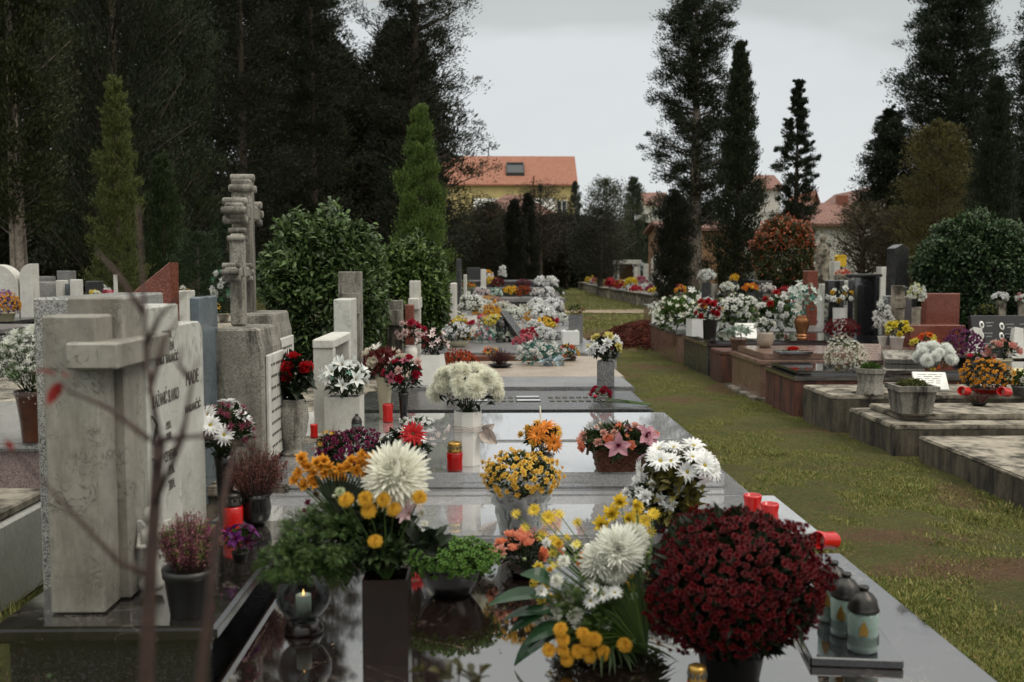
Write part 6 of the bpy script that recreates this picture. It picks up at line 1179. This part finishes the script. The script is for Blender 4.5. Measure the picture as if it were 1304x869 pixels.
for (px_, py_, w_, h_, cs, lb) in ((935, 358, 10, 8, ('d0a428', '8a6a20'), 'yellow tuft on the small far headstone'), (976, 374, 18, 12, ('d0ccc8', 'c8c0bc'), 'white blooms inside the far framed headstone'), (955, 372, 20, 10, ('d07a28', 'd8a838'), 'orange flowers just over the big upright wreath'), (928, 372, 22, 12, ('d6d8d0', 'd2d2c0'), 'white green bunch behind the big upright wreath'), (1000, 376, 22, 10, ('8a1a24', 'a83038'), 'red flowers behind the wreath with roses'), (1072, 352, 16, 8, ('c06050', 'd0a890'), 'salmon bunch under the yellow box'), (1080, 372, 18, 8, ('e8e8e2', 'c8c8c0'), 'white bunch far behind the white and yellow vase'),
    (1168, 385, 20, 30, ('d2d4cc', 'c8c89a'), 'white and cream bunch against the laurel ball'), (1272, 382, 20, 10, ('d4d4d0', 'e8e8e4'), 'white flowers lower down against the laurel ball'), (1298, 385, 14, 12, ('cfcfc8', '9a5a60'), 'pale bunch under the dark red headstone'), (1255, 402, 26, 16, ('2f3a1e', '6a6a30'), 'mossy green clump behind the reclined headstone'), (1030, 372, 10, 20, ('d0c8c4', 'c0a8a0'), 'blush spray next to the brown column'), (899, 360, 22, 16, ('cdd0cc', 'b8b4ac'), 'white ornament bunch at the pale trunk'), (866, 374, 14, 10, ('c88c30', '7a2030'), 'orange spot of flowers by the cypress column')):
    yb = 400 if px_ < 1160 else 447 if px_ > 1240 else 436
    A(lb, px_, yb, w_, h_, [('smallpom', cs[0], int(w_*h_/18)+6, 3.2), ('smallpom', cs[1], int(w_*h_/30)+3, 3)], ('square', w_*.24, yb-py_, 'dgrey' if px_ % 2 else 'concrete'), 'broad', leafn=70, group=RR)
# --- left, beyond the headstone
def gyp(root, c, rad):
    n = 1500; d = domepts(n, -.7, .3); p = c+d*rad*1.08*rng.uniform(.75, 1.1, n)[:, None]; o = MB().scatter(bloom('small', True), frames(d+rng.normal(size=d.shape)*.5, sc_=rng.uniform(.004, .0085, n)), p).build('gypsophila', petal_m('d4d4cc', .1), root); o['kind'] = 'stuff'
A('white baby breath with white pompons in a brown glazed pot on the granite surround', 34, 573, 96, 74, [('pompon', 'd6d8cc', 9, 13), ('small', 'd8d8d0', 170, 4.5)], ('vase', 20, 66, 'brownpot'), 'fern', lshape='FERN', leafn=70, lsize=.11, extra=gyp)
D_('golden yellow mum in green wrapping near the white curved headstones', 29, 424, 36, 24, 'd09420', ('pot', 12, 12, 'moss_wrap') if False else ('pot', 12, 12, 'cream'), br=2.4); D_('pink violet mum ball at the picture edge', 0, 436, 36, 32, '94629c', ('pot', 10, 8, 'redplast'), br=2.4)
for (px_, py_, w_, h_, cs, lb) in ((52, 400, 22, 14, ('d4d6cc', 'd0c8a0'), 'cream posy behind the golden mum'), (63, 402, 24, 14, ('c8c8c4', 'e8e8e4'), 'white posy beside the mosaic faced stone'), (76, 392, 14, 10, ('b83a64', 'd0a0b0'), 'pink posy before the white posts'), (121, 382, 14, 12, ('d8c040', 'd8d8c0'), 'yellow posy beside the dark headstone'), (129, 380, 16, 16, ('d4d6d0', 'e8e8e4'), 'white roses between yellow and pink posies'), (138, 382, 14, 12, ('b8405a', 'd08a90'), 'pink posy in front of the slanted red granite'), (25, 345, 10, 8, ('c88420', 'a86a18'), 'small orange bunch between the curved stones')):
    A(lb, px_, py_, w_, h_, [('smallpom', cs[0], int(w_*h_/18)+6, 3), ('smallpom', cs[1], int(w_*h_/30)+3, 3)], None, 'broad', leafn=70, group='posies on the shaded row')
A('white and yellow flowers in a white planter beyond the pale tablet', 229, 404, 24, 22, [('carnation', 'd4d4cc', 6, 5), ('carnation', 'd8b840', 4, 5)], ('square', 9, 16, 'whiteplast'), 'dark')
A('red and yellow low flowers behind the blue grey headstone', 262, 402, 34, 10, [('carnation', '9a1c24', 9, 5), ('small', 'd0a830', 8, 5)], None, 'broad', lift=.1)
A('white artificial blooms climbing behind the mossy crosses', 285, 410, 30, 56, [('carnation', 'c4c6c0', 12, 6), ('small', '4a7a5a', 8, 5)], ('vase', 8, 10, 'concrete'), 'dark')
root = empty('marble_block', P(548, 640, .0)*0+np.array([-.98, 9.0, .42]), 'small white votive block between the vases at the laurel bush', 'ornament'); bbox(-.05, .05, -.05, .05, 0, .1, .006).build('block', M['white'], root)
# ------------------------------------------------------------------ foreground saplings and shoots
sap = empty('bare_sapling', (PY(186, HZ, 1.05)[0], 1.05, 0), 'thin bare reddish sapling with a few red leaves, out of focus close to the camera', 'sapling'); o0 = np.array(sap.location)
def branch(pts, r0, r1, mb, Yb=1.05):
    q = [PY(x, y, Yb+dy)-o0 for x, y, dy in pts]; k = len(q); tube(q, list(np.linspace(r0, r1, k)), 7, mb); return q
mb = MB(); st_ = PY(186, 869, 1.05)-o0; tube([(0, 0, -.03), (.01, 0, .5), st_, PY(192, 720, 1.05)-o0, PY(200, 600, 1.06)-o0, PY(203, 560, 1.06)-o0], [.011, .010, .0085, .0075, .0065, .007], 8, mb); mb.build('stem', M['twig'], sap, True)
for bs in ([(192, 735, 0), (150, 715, -.02), (80, 640, -.05), (18, 575, -.1)], [(203, 562, .01), (188, 470, .02), (183, 380, .04), (178, 300, .06), (176, 262, .07)], [(198, 640, 0), (232, 560, -.02), (246, 480, -.03), (252, 455, -.03)],
           [(190, 560, 0), (140, 520, .03), (92, 500, .04), (78, 488, .05)], [(190, 500, .02), (210, 430, .05), (232, 400, .08)], [(200, 560, 0), (260, 555, .02), (320, 570, .04)], [(184, 400, .04), (150, 350, .06), (122, 318, .08)],
           [(195, 590, 0), (222, 575, 0), (240, 520, .02)], [(186, 440, .02), (205, 400, 0), (250, 360, -.02)], [(240, 480, -.03), (228, 465, -.03), (232, 440, -.03)]):
    k = MB(); branch(bs, .0034, .001, k); k.build('branch', M['twig'], sap, True)
k = MB()
for (x, y, l) in ((78, 488, .028), (70, 478, .024), (82, 480, .02), (322, 571, .014), (16, 573, .014)): p = PY(x, y, 1.1)-o0; k.scatter(BL, frames_up(np.array([[random.uniform(-.5, .5), -.2, random.uniform(-.8, .8)]]), l), p[None])
k.build('red_leaves', petal_m('7a1c18', .3), sap)
s2_ = empty('bare_sapling', (PY(258, HZ, 1.0)[0], 1.0, 0), 'second thinner bare shoot rising in front of the heather pot', 'sapling'); o0 = np.array(s2_.location); mb = MB()
tube([(0, 0, -.03), (0, 0, .6), PY(255, 869, 1.0)-o0, PY(268, 760, 1.0)-o0, PY(275, 690, 1.0)-o0, PY(290, 610, 1.02)-o0, PY(302, 560, 1.03)-o0], [.008, .007, .0055, .0048, .004, .003, .001], 7, mb); mb.build('stem', M['twig'], s2_, True)
def shoots(label, pxs, Y, leaf, ls=.035, n=16):
    root = empty('shrub_shoots', (PY(pxs[0][0], HZ, Y)[0], Y, 0), label, 'shrub'); o0 = np.array(root.location); st = MB(); lf = MB()
    for (x, y) in pxs:
        tip = PY(x, y, Y)-o0; b_ = np.array([tip[0]*.5, .02, -.02]); tube([b_, (b_+tip)/2, tip], [.004, .003, .0015], 4, st); t = rng.uniform(.72, 1, n)[:, None]; p = b_+(tip-b_)*t; lf.scatter(BL, frames_up(rng.normal(size=(n, 3))*[1, 1, .4]+[0, 0, .7], ls*rng.uniform(.5, 1.1, n)), p)
    st.build('stems', M['twig'], root); lf.build('foliage', LM(leaf), root)
shoots('leafy dark green shoots at the bottom edge in front of the brown marble slab', [(540, 846), (560, 850), (585, 842), (612, 846), (600, 856), (530, 856), (572, 858)], 1.85, 'olive', .034)
shoots('small green shoots in the bottom corner under the headstone plinth', [(58, 858), (70, 862), (46, 862)], 1.9, 'broad', .025, 10)
shoots('red leaved shoot in the very corner of the view', [(8, 858), (-4, 862)], 1.6, '7a1a1c', .035, 8)
# fallen petals and crumbs on the polished slabs
n = 260; fy = rng.uniform(2.8, 10.5, n); fx = rng.uniform(-.75, 1.15, n); zz_ = np.full(n, -1.)
for (x0, x1, y0, y1, z) in SURF:
    k = (fx > x0+.03) & (fx < x1-.03) & (fy > y0+.03) & (fy < y1-.03); zz_[k] = np.maximum(zz_[k], z)
k = zz_ > 0; fx, fy, zz_ = fx[k], fy[k], zz_[k]; fl = MB().scatter(QL, frames(np.array([0, 0, 1.])+rng.normal(size=(len(fx), 3))*.15, sc_=rng.uniform(.008, .022, len(fx)))[:, :, [0, 1, 2]], np.stack([fx, fy, zz_+.004], 1))
tag(fl.build('fallen_petals', petal_m('a08c64', .7)), 'dry petals and leaf crumbs scattered on the polished slabs', 'petals', kind='stuff')
print('verts', sum(len(m.vertices) for m in bpy.data.meshes), 'objects', len(bpy.data.objects))
